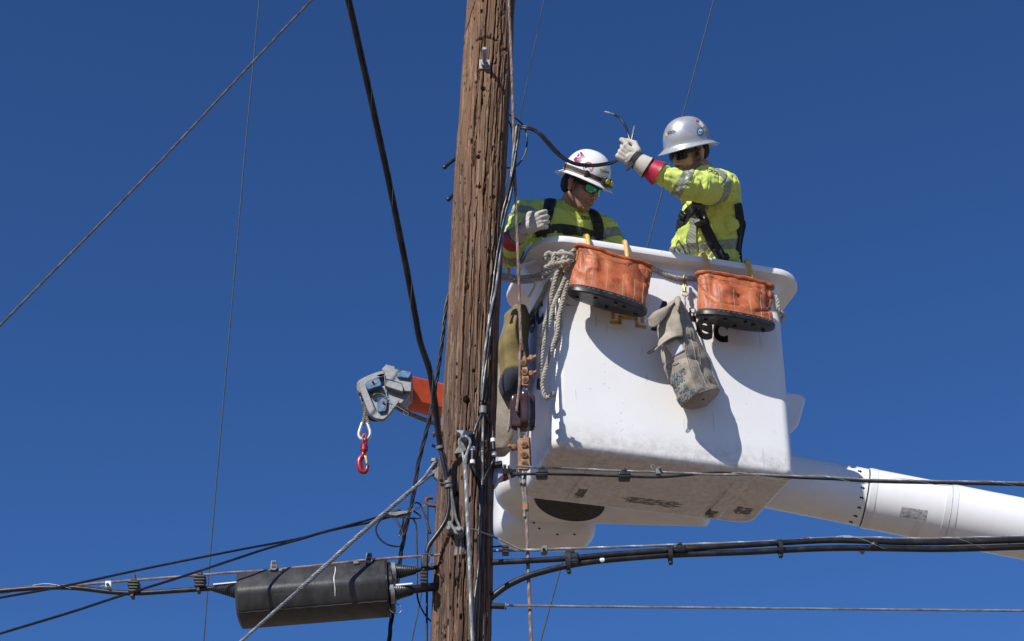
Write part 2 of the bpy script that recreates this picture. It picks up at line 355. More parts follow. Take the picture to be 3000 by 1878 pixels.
def hexbolt(mb, p, d, r, h, n=6):
    d = V(d).normalized(); mb.cyl(p, V(p)+d*h, r, r, n)
def pole_hardware():
    # through bolt with square washer near the top
    wash = MB(); pts = [(1404, 174), (1436, 174), (1436, 201), (1404, 201)]; y = yp(1419, 190)-.004
    wash.prism([P(a, b, y) for a, b in pts], (0, .02, 0))
    wo = obj('square_washer', wash, M['galv'], pole, bev=.002)
    b = MB(); p0 = P(1420, 191, y); q = V((0, -1, .10)).normalized(); hexbolt(b, p0, q, .021, .022)
    obj('nut', b, M['galv'], wo, bev=.002)
    b = MB().cyl(p0, p0+q*.115, .0115, .0115, 14); b.cyl(p0+q*.10, p0+q*.118, .0125, .009, 14)
    obj('bolt', b, M['galv'], wo)
    # guy hook plate (T-shaped casting) that carries the wire grip
    y = yp(1360, 1300, .004); t = MB()
    t.prism([P(a, b_, y) for a, b_ in [(1337, 1259), (1385, 1262), (1384, 1268), (1373, 1273), (1370, 1300), (1378, 1322), (1372, 1328), (1342, 1328), (1331, 1330), (1331, 1325), (1345, 1302), (1349, 1272), (1338, 1264)]], (0, .05, 0))
    gp = obj('guy_plate', t, M['galv_dark'], pole, bev=.004)
    t = MB(); t.prism([P(a, b_, y-.04) for a, b_ in [(1337, 1259), (1386, 1262), (1384, 1267), (1372, 1272), (1371, 1280), (1350, 1280), (1349, 1271), (1338, 1264)]], (0, .042, 0)); t.cyl(P(1361, 1283, y-.055), P(1361, 1283, y+.01), .018, .018, 6)
    obj('hook_lug', t, M['galv'], gp, bev=.003)
    # dead-end clamp lower down
    y = yp(1340, 1580, .003); t = MB()
    t.prism([P(a, b_, y) for a, b_ in [(1331, 1562), (1358, 1562), (1356, 1580), (1362, 1603), (1367, 1622), (1328, 1629), (1333, 1605), (1334, 1585)]], (0, .05, 0))
    lp = obj('strut_plate', t, M['galv_dark'], pole, bev=.004)
    t = MB(); t.prism([P(a, b_, y-.05) for a, b_ in [(1327, 1543), (1356, 1541), (1360, 1560), (1348, 1568), (1330, 1562)]], (0, .05, 0)); hexbolt(t, P(1344, 1553, y-.05), (0, -1, .2), .014, .014)
    obj('clamp_jaw', t, M['galv_dark'], lp, bev=.003)
    t = MB(); t.prism([P(a, b_, y-.045) for a, b_ in [(1311, 1528), (1322, 1524), (1333, 1546), (1326, 1556), (1314, 1553)]], (0, .045, 0)); t.prism([P(a, b_, y-.02) for a, b_ in [(1316, 1512), (1330, 1512), (1329, 1520), (1316, 1520)]], (0, .03, 0))
    hexbolt(t, P(1318, 1550, y-.045), (-.5, -1, .1), .012, .015); obj('clamp_jaw', t, M['galv_dark'], lp, bev=.003)
    # right-hand suspension bracket with through bolt
    y = YP-.045; t = MB(); t.prism([P(a, b_, y) for a, b_ in [(1446, 1372), (1451, 1362), (1468, 1359), (1474, 1366), (1475, 1392), (1462, 1402), (1450, 1420), (1441, 1418), (1443, 1395)]], (0, .05, 0))
    sb = obj('suspension_bracket', t, M['galv'], pole, bev=.004)
    t = MB().cyl(P(1446, 1382, y+.02), P(1512, 1377, y+.02), .010, .010, 12); t.cyl(P(1475, 1375, y+.02), P(1484, 1374.5, y+.02), .022, .022, 6); t.cyl(P(1487, 1374, y+.02), P(1493, 1374, y+.02), .018, .018, 6)
    obj('bracket_bolt', t, M['galv_dark'], sb, bev=.001)
    t = MB(); t.prism([P(a, b_, y-.03) for a, b_ in [(1448, 1352), (1470, 1348), (1473, 1360), (1450, 1364)]], (0, .06, 0)); obj('top_clamp', t, M['black_plastic'], sb, bev=.003)
    t = MB().cyl(P(1456, 1404, y+.06), P(1508, 1389, y+.06), .020, .013, 14); bt = obj('boot', t, M['black_rubber'], sb)
    t = MB().cyl(P(1474, 1398, y+.055), P(1483, 1395.4, y+.055), .0205, .0195, 14); obj('red_band', t, M['red_paint'], bt)
    t = MB().cyl(P(1486, 1394.5, y+.055), P(1494, 1392.3, y+.055), .0185, .0175, 14); obj('white_band', t, M['white_plastic'], bt)
    # left guy bracket
    t = MB(); yb = YP-.02; t.prism([P(a, b_, yb) for a, b_ in [(1266, 1379), (1286, 1365), (1290, 1400), (1283, 1407), (1266, 1390)]], (0, .03, 0))
    gb = obj('guy_bracket', t, M['galv_dark'], pole, bev=.003)
    t = MB().cyl(P(1271, 1374, yb+.015), P(1273, 1352, yb+.015), .013, .013, 10); t.cyl(P(1272, 1356, yb+.015), P(1273, 1346, yb+.015), .019, .019, 6); obj('eye_stud', t, M['galv_dark'], gb, bev=.002)
    # rusty drop hook on the left edge
    t = MB().tube(pxpath([(1284, 1483, YP-.02), (1262, 1480, YP-.02), (1251, 1476, YP-.02), (1248, 1468, YP-.02), (1251, 1461, YP-.02), (1258, 1458.5, YP-.02), (1269, 1458, YP-.02)], .006), .0085, 10)
    obj('drop_hook', t, M['rust_dark'], pole)
    t = MB().cyl(P(1267, 1274, YP-.03), P(1300, 1268, YP-.03), .008, .008, 8); t.cyl(P(1267, 1274, YP-.03), P(1272, 1273, YP-.03), .014, .014, 8); t.cyl(P(1291, 1269.5, YP-.05), P(1296, 1268.6, YP-.05), .015, .015, 8)
    obj('side_bolt', t, M['rust_dark'], pole)
    # two service-drop ends poking out behind the left edge
    for pts in ([(1345, 458, 7.0), (1325, 472, 6.98), (1303, 490, 6.96)], [(1336, 560, 7.0), (1322, 577, 6.98), (1314, 584, 6.96)]):
        t = MB().tube(pxpath(pts, .01), .0095, 8); t.ell(P(*pts[-1]), (.012, .012, .012), nu=8, nv=6)
        obj('taped_wire_end', t, M['black_plastic'], pole)
    # knot plug
    t = MB().cyl(P(1283, 1826, yp(1283, 1826)+.01), P(1283, 1826, yp(1283, 1826)-.012), .009, .009, 8); obj('nail', t, M['rust_dark'], pole)
pole_hardware()
# ------------------------------------------------------------------ flat marks laid on real surfaces
def bvh(mb): return BVHTree.FromPolygons([tuple(p) for p in mb.v], mb.f)
def hit(tree, px, py, near=None):
    loc, nor, i, d = tree.ray_cast(CAM, ray(px, py))
    if loc is None: return None
    if nor.dot(ray(px, py)) > 0: nor = -nor
    return loc, nor
def text_mesh(txt, bold=.0, shear=0.0):
    cu = bpy.data.curves.new('t', 'FONT'); cu.body = txt; cu.offset = bold; cu.shear = shear; cu.resolution_u = 4
    o = bpy.data.objects.new('t', cu); COL.objects.link(o); dg = bpy.context.evaluated_depsgraph_get()
    me = bpy.data.meshes.new_from_object(o.evaluated_get(dg)); vs = [(v.co.x, v.co.y) for v in me.vertices]; fs = [tuple(p.vertices) for p in me.polygons]
    bpy.data.objects.remove(o); bpy.data.curves.remove(cu); bpy.data.meshes.remove(me)
    x0 = min(v[0] for v in vs); x1 = max(v[0] for v in vs); y1 = max(v[1] for v in vs)
    return [((x-x0)/(x1-x0), y/y1) for x, y in vs], fs
def decal(tree, v2, fs, off=.0015):                  # v2: photo positions, laid on the surface they hit
    mb = MB(); last = None; ok = []
    for x, y in v2:
        h = hit(tree, x, y)
        ok.append(h is not None)
        if h is None: h = last or (V((0, 0, 0)), V((0, 0, 1)))
        else: last = h
        mb.v.append(h[0] + h[1]*off)
    mb.f = [f for f in fs if all(ok[i] for i in f)]
    return mb
def decal_text(tree, txt, o, ex, ey, bold=.02, shear=0., off=.0015):
    vs, fs = text_mesh(txt, bold, shear); return decal(tree, [(o[0]+ex[0]*x+ey[0]*y, o[1]+ex[1]*x+ey[1]*y) for x, y in vs], fs, off)
def decal_grid(tree, o, ex, ey, nx=8, ny=8, off=.0012, ellipse=False):
    vs = []; fs = []
    if ellipse:
        vs.append(o)
        for j in range(1, ny+1):
            for i in range(nx*4): t = 2*math.pi*i/(nx*4); q = j/ny; vs.append((o[0]+q*(ex[0]*math.cos(t)+ey[0]*math.sin(t)), o[1]+q*(ex[1]*math.cos(t)+ey[1]*math.sin(t))))
        n = nx*4
        for i in range(n):
            fs.append((0, 1+i, 1+(i+1) % n))
            for j in range(ny-1): a = 1+j*n; fs.append((a+i, a+n+i, a+n+(i+1) % n, a+(i+1) % n))
    else:
        for j in range(ny+1):
            for i in range(nx+1): vs.append((o[0]+ex[0]*i/nx+ey[0]*j/ny, o[1]+ex[1]*i/nx+ey[1]*j/ny))
        for j in range(ny):
            for i in range(nx): a = j*(nx+1)+i; fs.append((a, a+1, a+nx+2, a+nx+1))
    return decal(tree, vs, fs, off)
def decal_ring(tree, o, r, w_, off=.0015, n=32, squash=(1, 1)):
    vs = [(o[0]+(r+s_*w_)*math.cos(2*math.pi*i/n)*squash[0], o[1]+(r+s_*w_)*math.sin(2*math.pi*i/n)*squash[1]) for i in range(n) for s_ in (0, 1)]
    return decal(tree, vs, [(2*i, 2*i+1, (2*i+3) % (2*n), (2*i+2) % (2*n)) for i in range(n)], off)
def thick_line(pts, w_):                             # photo polyline to quads
    vs = []; fs = []
    for (x0, y0), (x1, y1) in zip(pts[:-1], pts[1:]):
        L = math.hypot(x1-x0, y1-y0); nx, ny = -(y1-y0)/L*w_/2, (x1-x0)/L*w_/2; ex, ey = (x1-x0)/L*w_/2*.98, (y1-y0)/L*w_/2*.98; b = len(vs)
        vs += [(x0+nx-ex, y0+ny-ey), (x1+nx+ex, y1+ny+ey), (x1-nx+ex, y1-ny+ey), (x0-nx-ex, y0-ny-ey)]; fs.append((b, b+1, b+2, b+3))
    return vs, fs
def ribbon(tree, pts, width, th=.004, off=.003, step=.012, miny=None):
    """webbing laid on a surface along a photo path; width in metres"""
    raw = []
    dense = []
    for (x0, y0), (x1, y1) in zip(pts[:-1], pts[1:]):
        n = max(2, int(math.hypot(x1-x0, y1-y0)/4))
        dense += [(x0+(x1-x0)*i/n, y0+(y1-y0)*i/n) for i in range(n)]
    dense.append(pts[-1])
    for q in dense:
        h = hit(tree, *q)
        if h: raw.append(h)
    if len(raw) < 3: return MB()
    # smooth
    ps = [h[0].copy() for h in raw]; ns = [h[1].copy() for h in raw]
    for _ in range(3):
        ps = [ps[0]] + [(ps[i-1]+ps[i]*2+ps[i+1])/4 for i in range(1, len(ps)-1)] + [ps[-1]]
        ns = [ns[0]] + [(ns[i-1]+ns[i]+ns[i+1]).normalized() for i in range(1, len(ns)-1)] + [ns[-1]]
    rings = []
    for i, (p, n) in enumerate(zip(ps, ns)):
        t = (ps[min(i+1, len(ps)-1)]-ps[max(0, i-1)]).normalized(); s_ = t.cross(n).normalized(); n = s_.cross(t)
        rings.append([p+s_*a*width/2+n*(off+b_) for a, b_ in ((-1, -th), (1, -th), (1, th), (-1, th))])
    return MB().loft(rings)

# ------------------------------------------------------------------ personnel bucket
BA = R(15.15); BO = V((.7037, 7.6210, 5.2925)); BU = V((math.cos(BA), math.sin(BA), 0)); BV = V((-math.sin(BA), math.cos(BA), 0))
BW, BD, BH = 1.232, .5807, 1.0725
BR3 = Matrix((BU, BV, V((0, 0, 1)))).transposed()
def B(a, b, z):
    s_ = 1-.0189*z/BH; return BO + BU*(a*s_+.0178*z) + BV*(b*s_-.0073*z) + V((0, 0, z))
def onbottom(px, py):                                # photo position to bucket (a, b) on the bottom plane
    d = ray(px, py); q = CAM + d*((BO.z-CAM.z)/d.z) - BO; return q.dot(BU), q.dot(BV)
def rrect(hw, hd, rc, z, n=7, fn=B):
    out = []
    for cx, cy, a0 in ((hw-rc, hd-rc, 0), (-hw+rc, hd-rc, 90), (-hw+rc, -hd+rc, 180), (hw-rc, -hd+rc, 270)):
        for k in range(n+1):
            t = R(a0+90*k/n); out.append(fn(cx+rc*math.cos(t), cy+rc*math.sin(t), z))
    return out
def m_bucket():
    n = NT('white_gelcoat'); v = n.vec(); o = n.xyz()
    base = n.ramp(n.noise(v, 3, 4), (.3, (.775, .765, .745)), (.7, (.82, .812, .80)))
    # grime on and near the bottom and fine scratches
    low = n.ramp(o[2], (.0, 1.), (.06, .8), (.16, .0))
    gr = n.math('MULTIPLY', low, n.ramp(n.noise(v, 26, 8, .75), (.40, .05), (.72, .75)))
    c = n.mix(gr, base, (.36, .29, .22))
    bot = n.math('LESS_THAN', o[2], .012)
    c = n.mix(n.math('MULTIPLY', bot, n.ramp(n.noise(v, 7, 6, .65), (.30, .42), (.7, .12))), c, (.44, .37, .31))
    sp = n.math('MULTIPLY', n.ramp(n.noise(n.vec((1, 1, .7)), 70, 4, .6), (.66, 0.), (.70, .7)), n.ramp(n.noise(v, 5, 3), (.50, 0.), (.62, 1.)))
    c = n.mix(sp, c, (.30, .23, .17))
    for rot, sc, th in (((.2, .7, 0), 42, .71), ((.1, -.4, .3), 55, .72), ((0, .1, 0), 48, .715)):
        s_ = n.ramp(n.noise(n.vec((1, 1, .06), rot), sc, 2, .5), (th-.01, 0.), (th+.01, .55))
        c = n.mix(n.math('MULTIPLY', s_, n.ramp(n.noise(v, 4, 2), (.5, 0.), (.6, 1.))), c, (.42, .38, .34))
    # worn black scuffs under the floor, each with its own place
    def box(a0, a1, b0, b1, thr, col, sc=60, stretch=(1, 1, 1)):
        nonlocal c
        def inside(x, lo, hi): return n.math('MULTIPLY', n.ramp(n.math('MULTIPLY_ADD', x, 1/(hi-lo), -lo/(hi-lo)), (.0, 0.), (.30, 1.), (.7, 1.), (1., 0.)), 1.0)
        m = n.math('MULTIPLY', n.math('MULTIPLY', inside(o[0], a0, a1), inside(o[1], b0, b1)), bot)
        k = n.ramp(n.math('MULTIPLY_ADD', m, .42, n.math('MULTIPLY', n.noise(n.vec(stretch), sc, 6, .8), .8)), (thr, 0.), (thr+.02, .96))
        c = n.mix(n.math('MULTIPLY', k, n.math('GREATER_THAN', m, .02)), c, col)
    dk = (.035, .034, .03)
    def q(x0, y0, x1, y1):
        a0, b0 = onbottom(x0, y0); a1, b1 = onbottom(x1, y1); return min(a0, a1), max(a0, a1), min(b0, b1), max(b0, b1)
    a0, b0 = onbottom(1680, 1445); a1, b1 = onbottom(1730, 1420); box(a0-.02, a1+.022, b1-.02, b0+.06, .745, dk)
    a0, b0 = onbottom(1755, 1450); a1, b1 = onbottom(2058, 1500); box(a0-.03, a1+.03, b0-.06, b0+.08, .785, dk, 60, (.35, 1.3, 1))
    a0, b0 = onbottom(2052, 1500); a1, b1 = onbottom(2100, 1505); box(a0+.0, a1+.02, b0-.09, b0+.06, .755, dk)
    a0, b0 = onbottom(2115, 1520); a1, b1 = onbottom(2215, 1500); box(a0-.02, a1+.02, b1-.08, b1+.085, .755, dk, 50, (.5, 1, 1))
    # a scrape on the front
    fr = n.math('LESS_THAN', o[1], -BD/2+.02)
    x = n.ramp(n.math('MULTIPLY_ADD', o[0], 8.0, 4.55), (.0, 0.), (.3, 1.), (.6, .8), (1., 0.))
    z = n.ramp(n.math('MULTIPLY_ADD', o[2], 12.0, -9.05), (.0, 0.), (.5, 1.), (1., 0.))
    mm = n.math('MULTIPLY', n.math('MULTIPLY', x, z), fr)
    k = n.ramp(n.math('MULTIPLY', mm, n.noise(n.vec((.5, 1, 2.4)), 40, 6, .7)), (.36, 0.), (.44, .75)); c = n.mix(k, c, (.18, .135, .09))
    return n.out(c, n.ramp(n.noise(v, 9, 4), (.3, .28), (.7, .42)), 0, n.noise(v, 160, 2), .04, .002)
M['gelcoat'] = m_bucket()
M['white_paint'] = mat('white_boom_paint', (.78, .775, .765), .3, 0, var=.04, vs=4, bump=.05, bsc=20)
M['liner'] = mat('grey_liner', (.52, .49, .45), .6, 0, var=.1, vs=12, bump=.2)

bk = root('personnel_bucket', 'white fibreglass two-person lift bucket with dirty underside, hanging right of the wooden pole', 'bucket', BO, M3=BR3)
hw, hd = BW/2, BD/2
rings = []
nB = 6
for k in range(nB+1):
    t = math.pi/2*k/nB; r_ = .042; ins = r_*(1-math.sin(t)); rings.append(rrect(hw-ins, hd-ins, .058, r_*(1-math.cos(t))))
for z in np.linspace(.1, .98, 10): rings.append(rrect(hw, hd, .058, z))
rings.append(rrect(hw, hd, .058, 1.055))
bodymb = MB().loft(rings, True, False)
rin = [rrect(hw-.012, hd-.012, .05, z) for z in (1.0, .5, .05)]
obj('shell', MB().loft(rings, True, False), M['gelcoat'], bk, ang=50)
lip = []
for off, z, rc in ((.0, 1.052, .058), (.0, 1.074, .060), (.003, 1.088, .066), (.012, 1.097, .085), (.030, 1.103, .13), (.070, 1.113, .17), (.0750, 1.1145, .175), (.0765, 1.118, .176), (.0765, 1.145, .176), (.0752, 1.1485, .175), (.071, 1.150, .172), (-.012, 1.152, .05), (-.014, 1.149, .05), (-.014, 1.05, .05)):
    lip.append(rrect(hw+off*1.6, hd+off, rc, z))
lipmb = MB().loft(lip, False, False)
obj('rim', lipmb, M['gelcoat'], bk, ang=30)
ln = [rrect(hw+.100, hd+.060, .165, 1.1505), rrect(hw+.100, hd+.060, .165, 1.160), rrect(hw+.096, hd+.056, .16, 1.162), rrect(hw-.02, hd-.02, .05, 1.162), rrect(hw-.022, hd-.022, .05, .9), rrect(hw-.03, hd-.03, .05, .045)]
obj('liner', MB().loft(ln, False, True), M['liner'], bk, ang=40)
for (x0, x1, n_) in ((1673, 1722, 0), (2075, 2116, 1)):
    a0, b0 = onbottom(x0, 1440 if n_ == 0 else 1498); a1, b1 = onbottom(x1, 1440 if n_ == 0 else 1503)
    e = .013; st = [[B(a, b, -zz) for a, b in ((a0+i_, -hd+.1+i_), (a1-i_, -hd+.1+i_), (a1-i_, hd-.05-i_), (a0+i_, hd-.05-i_))] for i_, zz in ((0, -.002), (.003, e*.7), (.010, e))]
    obj('floor_rib', MB().loft(st, False, True), M['gelcoat'], bk, ang=25)
shellbv = bvh(bodymb)
# maker's name and stepped emblem
obj('front_lettering', decal_text(shellbv, 'Altec', (1906, 964), (226, 37), (2, -88), bold=.03), M['letter_black'], bk)
z2 = lambda x, y: (1450+x/2.52, 650+y/2.52)
em = MB()
for pts in ([(872, 540), (872, 706)], [(1088, 560), (1088, 736)], [(862, 742), (921, 746), (925, 703), (1042, 716), (1047, 768), (1104, 778)], [(872, 640), (905, 645), (908, 600)], [(1088, 672), (1056, 668), (1052, 620), (935, 600)]):
    d_ = decal(shellbv, *thick_line([z2(*p) for p in pts], 10)); em.add(d_.v, d_.f)
obj('front_emblem', em, M['letter_yellow'], bk)
ob_ = decal_ring(shellbv, (2129, 999), 3.4, 1.1); t_ = decal_text(shellbv, 'R', (2127.2, 1001.5), (4, .6), (0, -5), .01); ob_.add(t_.v, t_.f)
obj('registered_mark', ob_, M['letter_black'], bk)
for ch, f0, f1, hh in (('A', 0, .27, 1), ('l', .30, .35, 1), ('t', .39, .53, .93), ('e', .56, .76, .74), ('c', .79, 1, .74)):
    m_ = decal_text(shellbv, ch, (1497+96*f0, 1045-112*f0), (96*(f1-f0), -112*(f1-f0)), (-4*hh, -82*hh), bold=.03)
    if len(m_.f) == len(text_mesh(ch, .03)[1]): obj('side_letter', m_, M['letter_black'], bk)
# angled metal step bracket at the left rim
t_ = MB(); ctr = B(-hw-.055, -.13, 1.03)
t_.prism([B(-hw-.05, -.17, 1.13), B(-hw-.15, -.17, 1.07), B(-hw-.145, -.17, 1.055), B(-hw-.04, -.17, 1.115)], BV*.12)
t_.prism([B(-hw-.145, -.172, 1.068), B(-hw-.075, -.172, .955), B(-hw-.062, -.172, .963), B(-hw-.13, -.172, 1.072)], BV*.12)
obj('step_bracket', t_, M['white_paint'], bk, bev=.003)
obj('rear_flap', MB().prism([P(a, b, 8.12) for a, b in [(2300, 1148), (2345, 1152), (2362, 1166), (2340, 1243), (2322, 1262), (2300, 1270)]], (0, .03, 0)), M['white_paint'], bk, bev=.012)

# ------------------------------------------------------------------ boom with its tip housing
M['rubber_dark'] = mat('black_rubber_opening', (.008, .008, .009), .6, 0, var=.3, vs=20)
M['housing'] = mat('white_housing_paint', (.70, .68, .65), .38, 0, var=.06, vs=5, col2=(.78, .77, .75), bump=.08, bsc=30)
M['tape'] = mat('clear_tape', (.70, .70, .69), .22, 0, var=.04, vs=10, bump=.03)
M['scuff_grey'] = mat('grey_worn_patch', (.36, .36, .37), .5, .2, var=.45, vs=60, col2=(.66, .66, .66), bump=.3)
boom = root('lift_boom', 'long white tubular lift boom running down to the right behind the bucket', 'boom', P(2240, 1400, 8.2))
def edge_mid(x): return 1372 + (x-2100)*.1955         # centre line in the photo
A0, A1 = P(2090, edge_mid(2090)+2, 8.21), P(3000, edge_mid(3000)+2, 8.21); AX = (A1-A0).normalized()
def along(px):                                       # point of the axis seen at photo column px
    n_ = ray(px, edge_mid(px)).cross(UP); t = (CAM-A0).dot(n_)/AX.dot(n_); return A0+AX*t
RB = .157
def boomtube(x0, x1, r0, r1=None, n=48):
    a, b = along(x0), along(x1); return MB().tube([a.lerp(b, i/12) for i in range(13)], [r0+((r1 or r0)-r0)*i/12 for i in range(13)], n)
tip = MB().tube([along(2090), along(2529)], RB-.004, 48); obj('tip_tube', tip, M['white_paint'], boom)
obj('joint_seal', boomtube(2526, 2536, RB-.0055), M['black_rubber'], boom)
maint = MB().tube([along(2533), along(3000), A1+AX*3.2], [RB+.0015, RB+.0015, RB+.004], 48); obj('main_tube', maint, M['white_paint'], boom)
obj('tape_band', boomtube(2537, 2556, RB+.0035), M['tape'], boom); obj('tape_band', boomtube(2753, 2789, RB+.0038), M['tape'], boom)
obj('joint_seam', boomtube(2770.5, 2772, RB+.0046), M['scuff_grey'], boom)
tipbv = bvh(tip); mainbv = bvh(maint)
for (x, y) in [(2514, 1367.5), (2520, 1380.5), (2529, 1429), (2526, 1457.5), (2518.5, 1486.5), (2507.5, 1511), (2494, 1528.5), (2524, 1401)]:
    vs = [(x-7, y-3.2), (x, y-1.4), (x, y-4.2), (x+5.5, y+2.2), (x, y+5.4), (x, y+3), (x-7, y+1.6)]
    m_ = decal(tipbv, vs, [(0, 1, 5, 6), (2, 3, 4)], .001)
    if m_.f: obj('arrow_mark', m_, M['letter_black'], boom)
obj('worn_patch', decal_grid(mainbv, (2642, 1485), (76, 11), (-7, 28), 6, 6, .0012), M['scuff_grey'], boom)
obj('tape_strip', decal_grid(mainbv, (2694, 1500), (22, 3), (-30, 70), 4, 10, .001), M['tape'], boom)
# tip housing: two side-by-side rounded shells under and behind the bucket
def stadium(xl, xr, y0, y1, z0, z1, fil=.06, skew=.0, n=14, both=False):
    def plan(ins):
        pts = []; r = (y1-y0)/2-ins; cy = (y0+y1)/2
        for k in range(n+1): t = math.pi/2+math.pi*k/n; pts.append((xl+(y1-y0)/2+r*math.cos(t)*1.0, cy+r*math.sin(t)))
        if both:
            for k in range(n+1): t = -math.pi/2+math.pi*k/n; pts.append((xr-.11+max(.02, .11-ins)*math.cos(t), cy+r*math.sin(t)))
        else: pts += [(xr-ins, cy-r), (xr-ins, cy+r)]
        return pts
    rings = []
    for k in range(7):
        t = math.pi/2*k/6; rings.append([V((x, y+skew*(x-xl), z0+fil*(1-math.sin(math.pi/2-math.pi/2*(1-k/6)*1)) if False else z0+fil*(1-math.cos(t)))) for x, y in plan(fil*(1-math.sin(t)))])
    rings.append([V((x, y+skew*(x-xl), z1)) for x, y in plan(0)]); return MB().loft(rings)
xl = P(1449, 1440, 7.95).x
zb = P(1690, 1548, 8.33).z
h1 = stadium(xl, 1.05, 7.79, 8.30, zb, zb+.42, .075, .06)
hs = obj('tip_housing', h1, M['housing'], boom, ang=60)
h2 = stadium(P(1444, 1470, 8.3).x, P(1742, 1560, 8.6).x, 8.26, 8.62, zb-.035, zb+.40, .09, .0, both=True)
obj('housing_back_cover', h2, M['housing'], hs, ang=60)
hb = bvh(h1); d_ = decal_grid(hb, (1668, 1466), (104, 14), (-2, 58), 12, 10, .004, True)
obj('housing_opening', d_, M['rubber_dark'], hs)
hb2 = bvh(h2)
for x, y in ((1564, 1531), (1580, 1548), (1633, 1565), (1683, 1565)):
    d_ = decal_grid(hb2, (x, y), (3.6, .6), (0, 2.4), 3, 2, .002, True)
    if d_.f: obj('drain_hole', d_, M['rubber_dark'], hs)

# ------------------------------------------------------------------ material jib: orange arm, grey sheave head
jib = root('material_jib', 'orange lifting jib arm with grey sheave head left of the pole', 'jib', P(1150, 1160, 7.55))
yj = 7.52
def sq_arm():
    mb = MB(); rg = []
    for (xt, yt, xb, yb, Y) in ((1200, 1096, 1192, 1170, 7.60), (1300, 1120, 1292, 1196, 7.72), (1600, 1192, 1590, 1268, 8.05)):
        a, b = P(xt, yt, Y), P(xb, yb, Y); dn = (b-a); bk_ = V((0, .13, .0)); rg.append([a+dn*.08, a+dn*.0+bk_*.12, a+bk_*.9, a+bk_+dn*.08, b+bk_-dn*.06, b+bk_*.9, b+bk_*.1, b-dn*.06])
    return mb.loft(rg)
obj('arm', sq_arm(), M['jib_orange'], jib)
from mathutils.geometry import tessellate_polygon
zJ = lambda x, y: (1020+x/4.087, 1050+y/4.087)
def jp(pts, Y, th, dx=0, dy=0): return MB().prism([P(*zJ(x+dx, y+dy), Y) for x, y in pts], (0, th, 0))
def holed(outer, inner, Y, th):
    A = [P(*zJ(*p), Y) for p in outer]; Bq = [P(*zJ(*p), Y) for p in inner]; n0, n1 = len(A), len(Bq); mb = MB(); allp = A+Bq; d = V((0, th, 0)); n = n0+n1
    tri = tessellate_polygon([[V((p.x, p.z, 0)) for p in A], [V((p.x, p.z, 0)) for p in Bq]])
    mb.v = allp+[p+d for p in allp]; mb.f = [tuple(t) for t in tri]+[tuple(i+n for i in reversed(t)) for t in tri]
    for k0, m in ((0, n0), (n0, n1)):
        for i in range(m): a, b = k0+i, k0+(i+1) % m; mb.f.append((a, b, b+n, a+n))
    return mb
outer = [(425, 140), (330, 170), (230, 213), (165, 250), (140, 285), (135, 325), (145, 375), (165, 440), (200, 530), (235, 625), (268, 680), (325, 715), (390, 730), (440, 718), (478, 682), (520, 630), (575, 560), (640, 472), (650, 405), (470, 345), (445, 330), (440, 160)]
inner = [(432, 208), (330, 238), (250, 272), (212, 308), (225, 370), (270, 480), (310, 580), (345, 638), (385, 655), (425, 640), (448, 560), (455, 460), (445, 350), (436, 320)]
obj('sheave_cheek', holed(outer, inner, yj-.03, .028), M['jib_grey'], jib, bev=.003)
obj('recess_plate', jp([(x+(330-x)*-.03, y+(440-y)*-.03) for x, y in inner], yj+.004, .01), M['jib_grey'], jib)
obj('sheave_cheek', jp(outer[:18], yj+.085, .02, -34, 8), M['jib_grey'], jib, bev=.003)
prof = [(-.024, 1.0), (-.019, 1.0), (-.004, .84), (.004, .84), (.019, 1.0), (.024, 1.0)]
c0 = P(*zJ(330, 590), yj+.035)
obj('sheave', MB().loft([[c0+V((0, d0, 0))+V((math.cos(t), 0, math.sin(t)))*(.066*q) for t in np.linspace(0, 2*math.pi, 44, endpoint=False)] for d0, q in prof]), M['black_rubber'], jib, ang=30)
c0 = P(*zJ(185, 370), yj+.035)
obj('sheave', MB().loft([[c0+V((0, d0, 0))+V((math.cos(t), 0, math.sin(t)))*(.034*q) for t in np.linspace(0, 2*math.pi, 36, endpoint=False)] for d0, q in prof]), M['galv_dark'], jib, ang=30)
obj('head_block', jp([(455, 70), (558, 92), (562, 122), (745, 158), (765, 186), (757, 398), (668, 392), (655, 345), (640, 300), (448, 243)], yj-.048, .13), M['jib_grey'], jib, bev=.004)
obj('head_cover', jp([(400, 130), (455, 70), (462, 70), (462, 190), (440, 215), (418, 195), (416, 140)], yj-.03, .10), M['jib_grey'], jib, bev=.003)
obj('clamp_lug', jp([(440, 248), (640, 298), (664, 368), (652, 402), (472, 342), (440, 326)], yj-.066, .05), M['jib_grey'], jib, bev=.004)
obj('mounting_foot', jp([(650, 404), (757, 398), (735, 428), (640, 542), (600, 530)], yj-.03, .10), M['jib_grey'], jib, bev=.004)
obj('stiffening_rib', jp([(455, 338), (471, 342), (470, 470), (454, 466)], yj-.036, .02), M['jib_grey'], jib, bev=.002)
for kn, win in (([(200, 298), (230, 266), (300, 240), (345, 230), (372, 236), (388, 270), (400, 302), (394, 326), (320, 350), (240, 375), (225, 350)], [(240, 292), (330, 257), (352, 290), (264, 328)]), ([(345, 472), (380, 455), (470, 455), (472, 505), (462, 595), (450, 630), (372, 645), (352, 620)], [(393, 474), (446, 470), (450, 540), (430, 602), (398, 606)])):
    k1 = obj('latch_knob', jp(kn, yj-.046, .03), M['blue_plastic'], jib, bev=.004); obj('latch_window', jp(win, yj-.0475, .01), M['grey_plastic'], k1)
    cx = sum(p[0] for p in win)/4.2; cy = sum(p[1] for p in win)/len(win); cx = sum(p[0] for p in win)/len(win); q = P(*zJ(cx, cy), yj-.046); obj('latch_pin', MB().cyl(q, q+V((0, -.012, .002)), .0055, .005, 10), M['black_plastic'], k1)
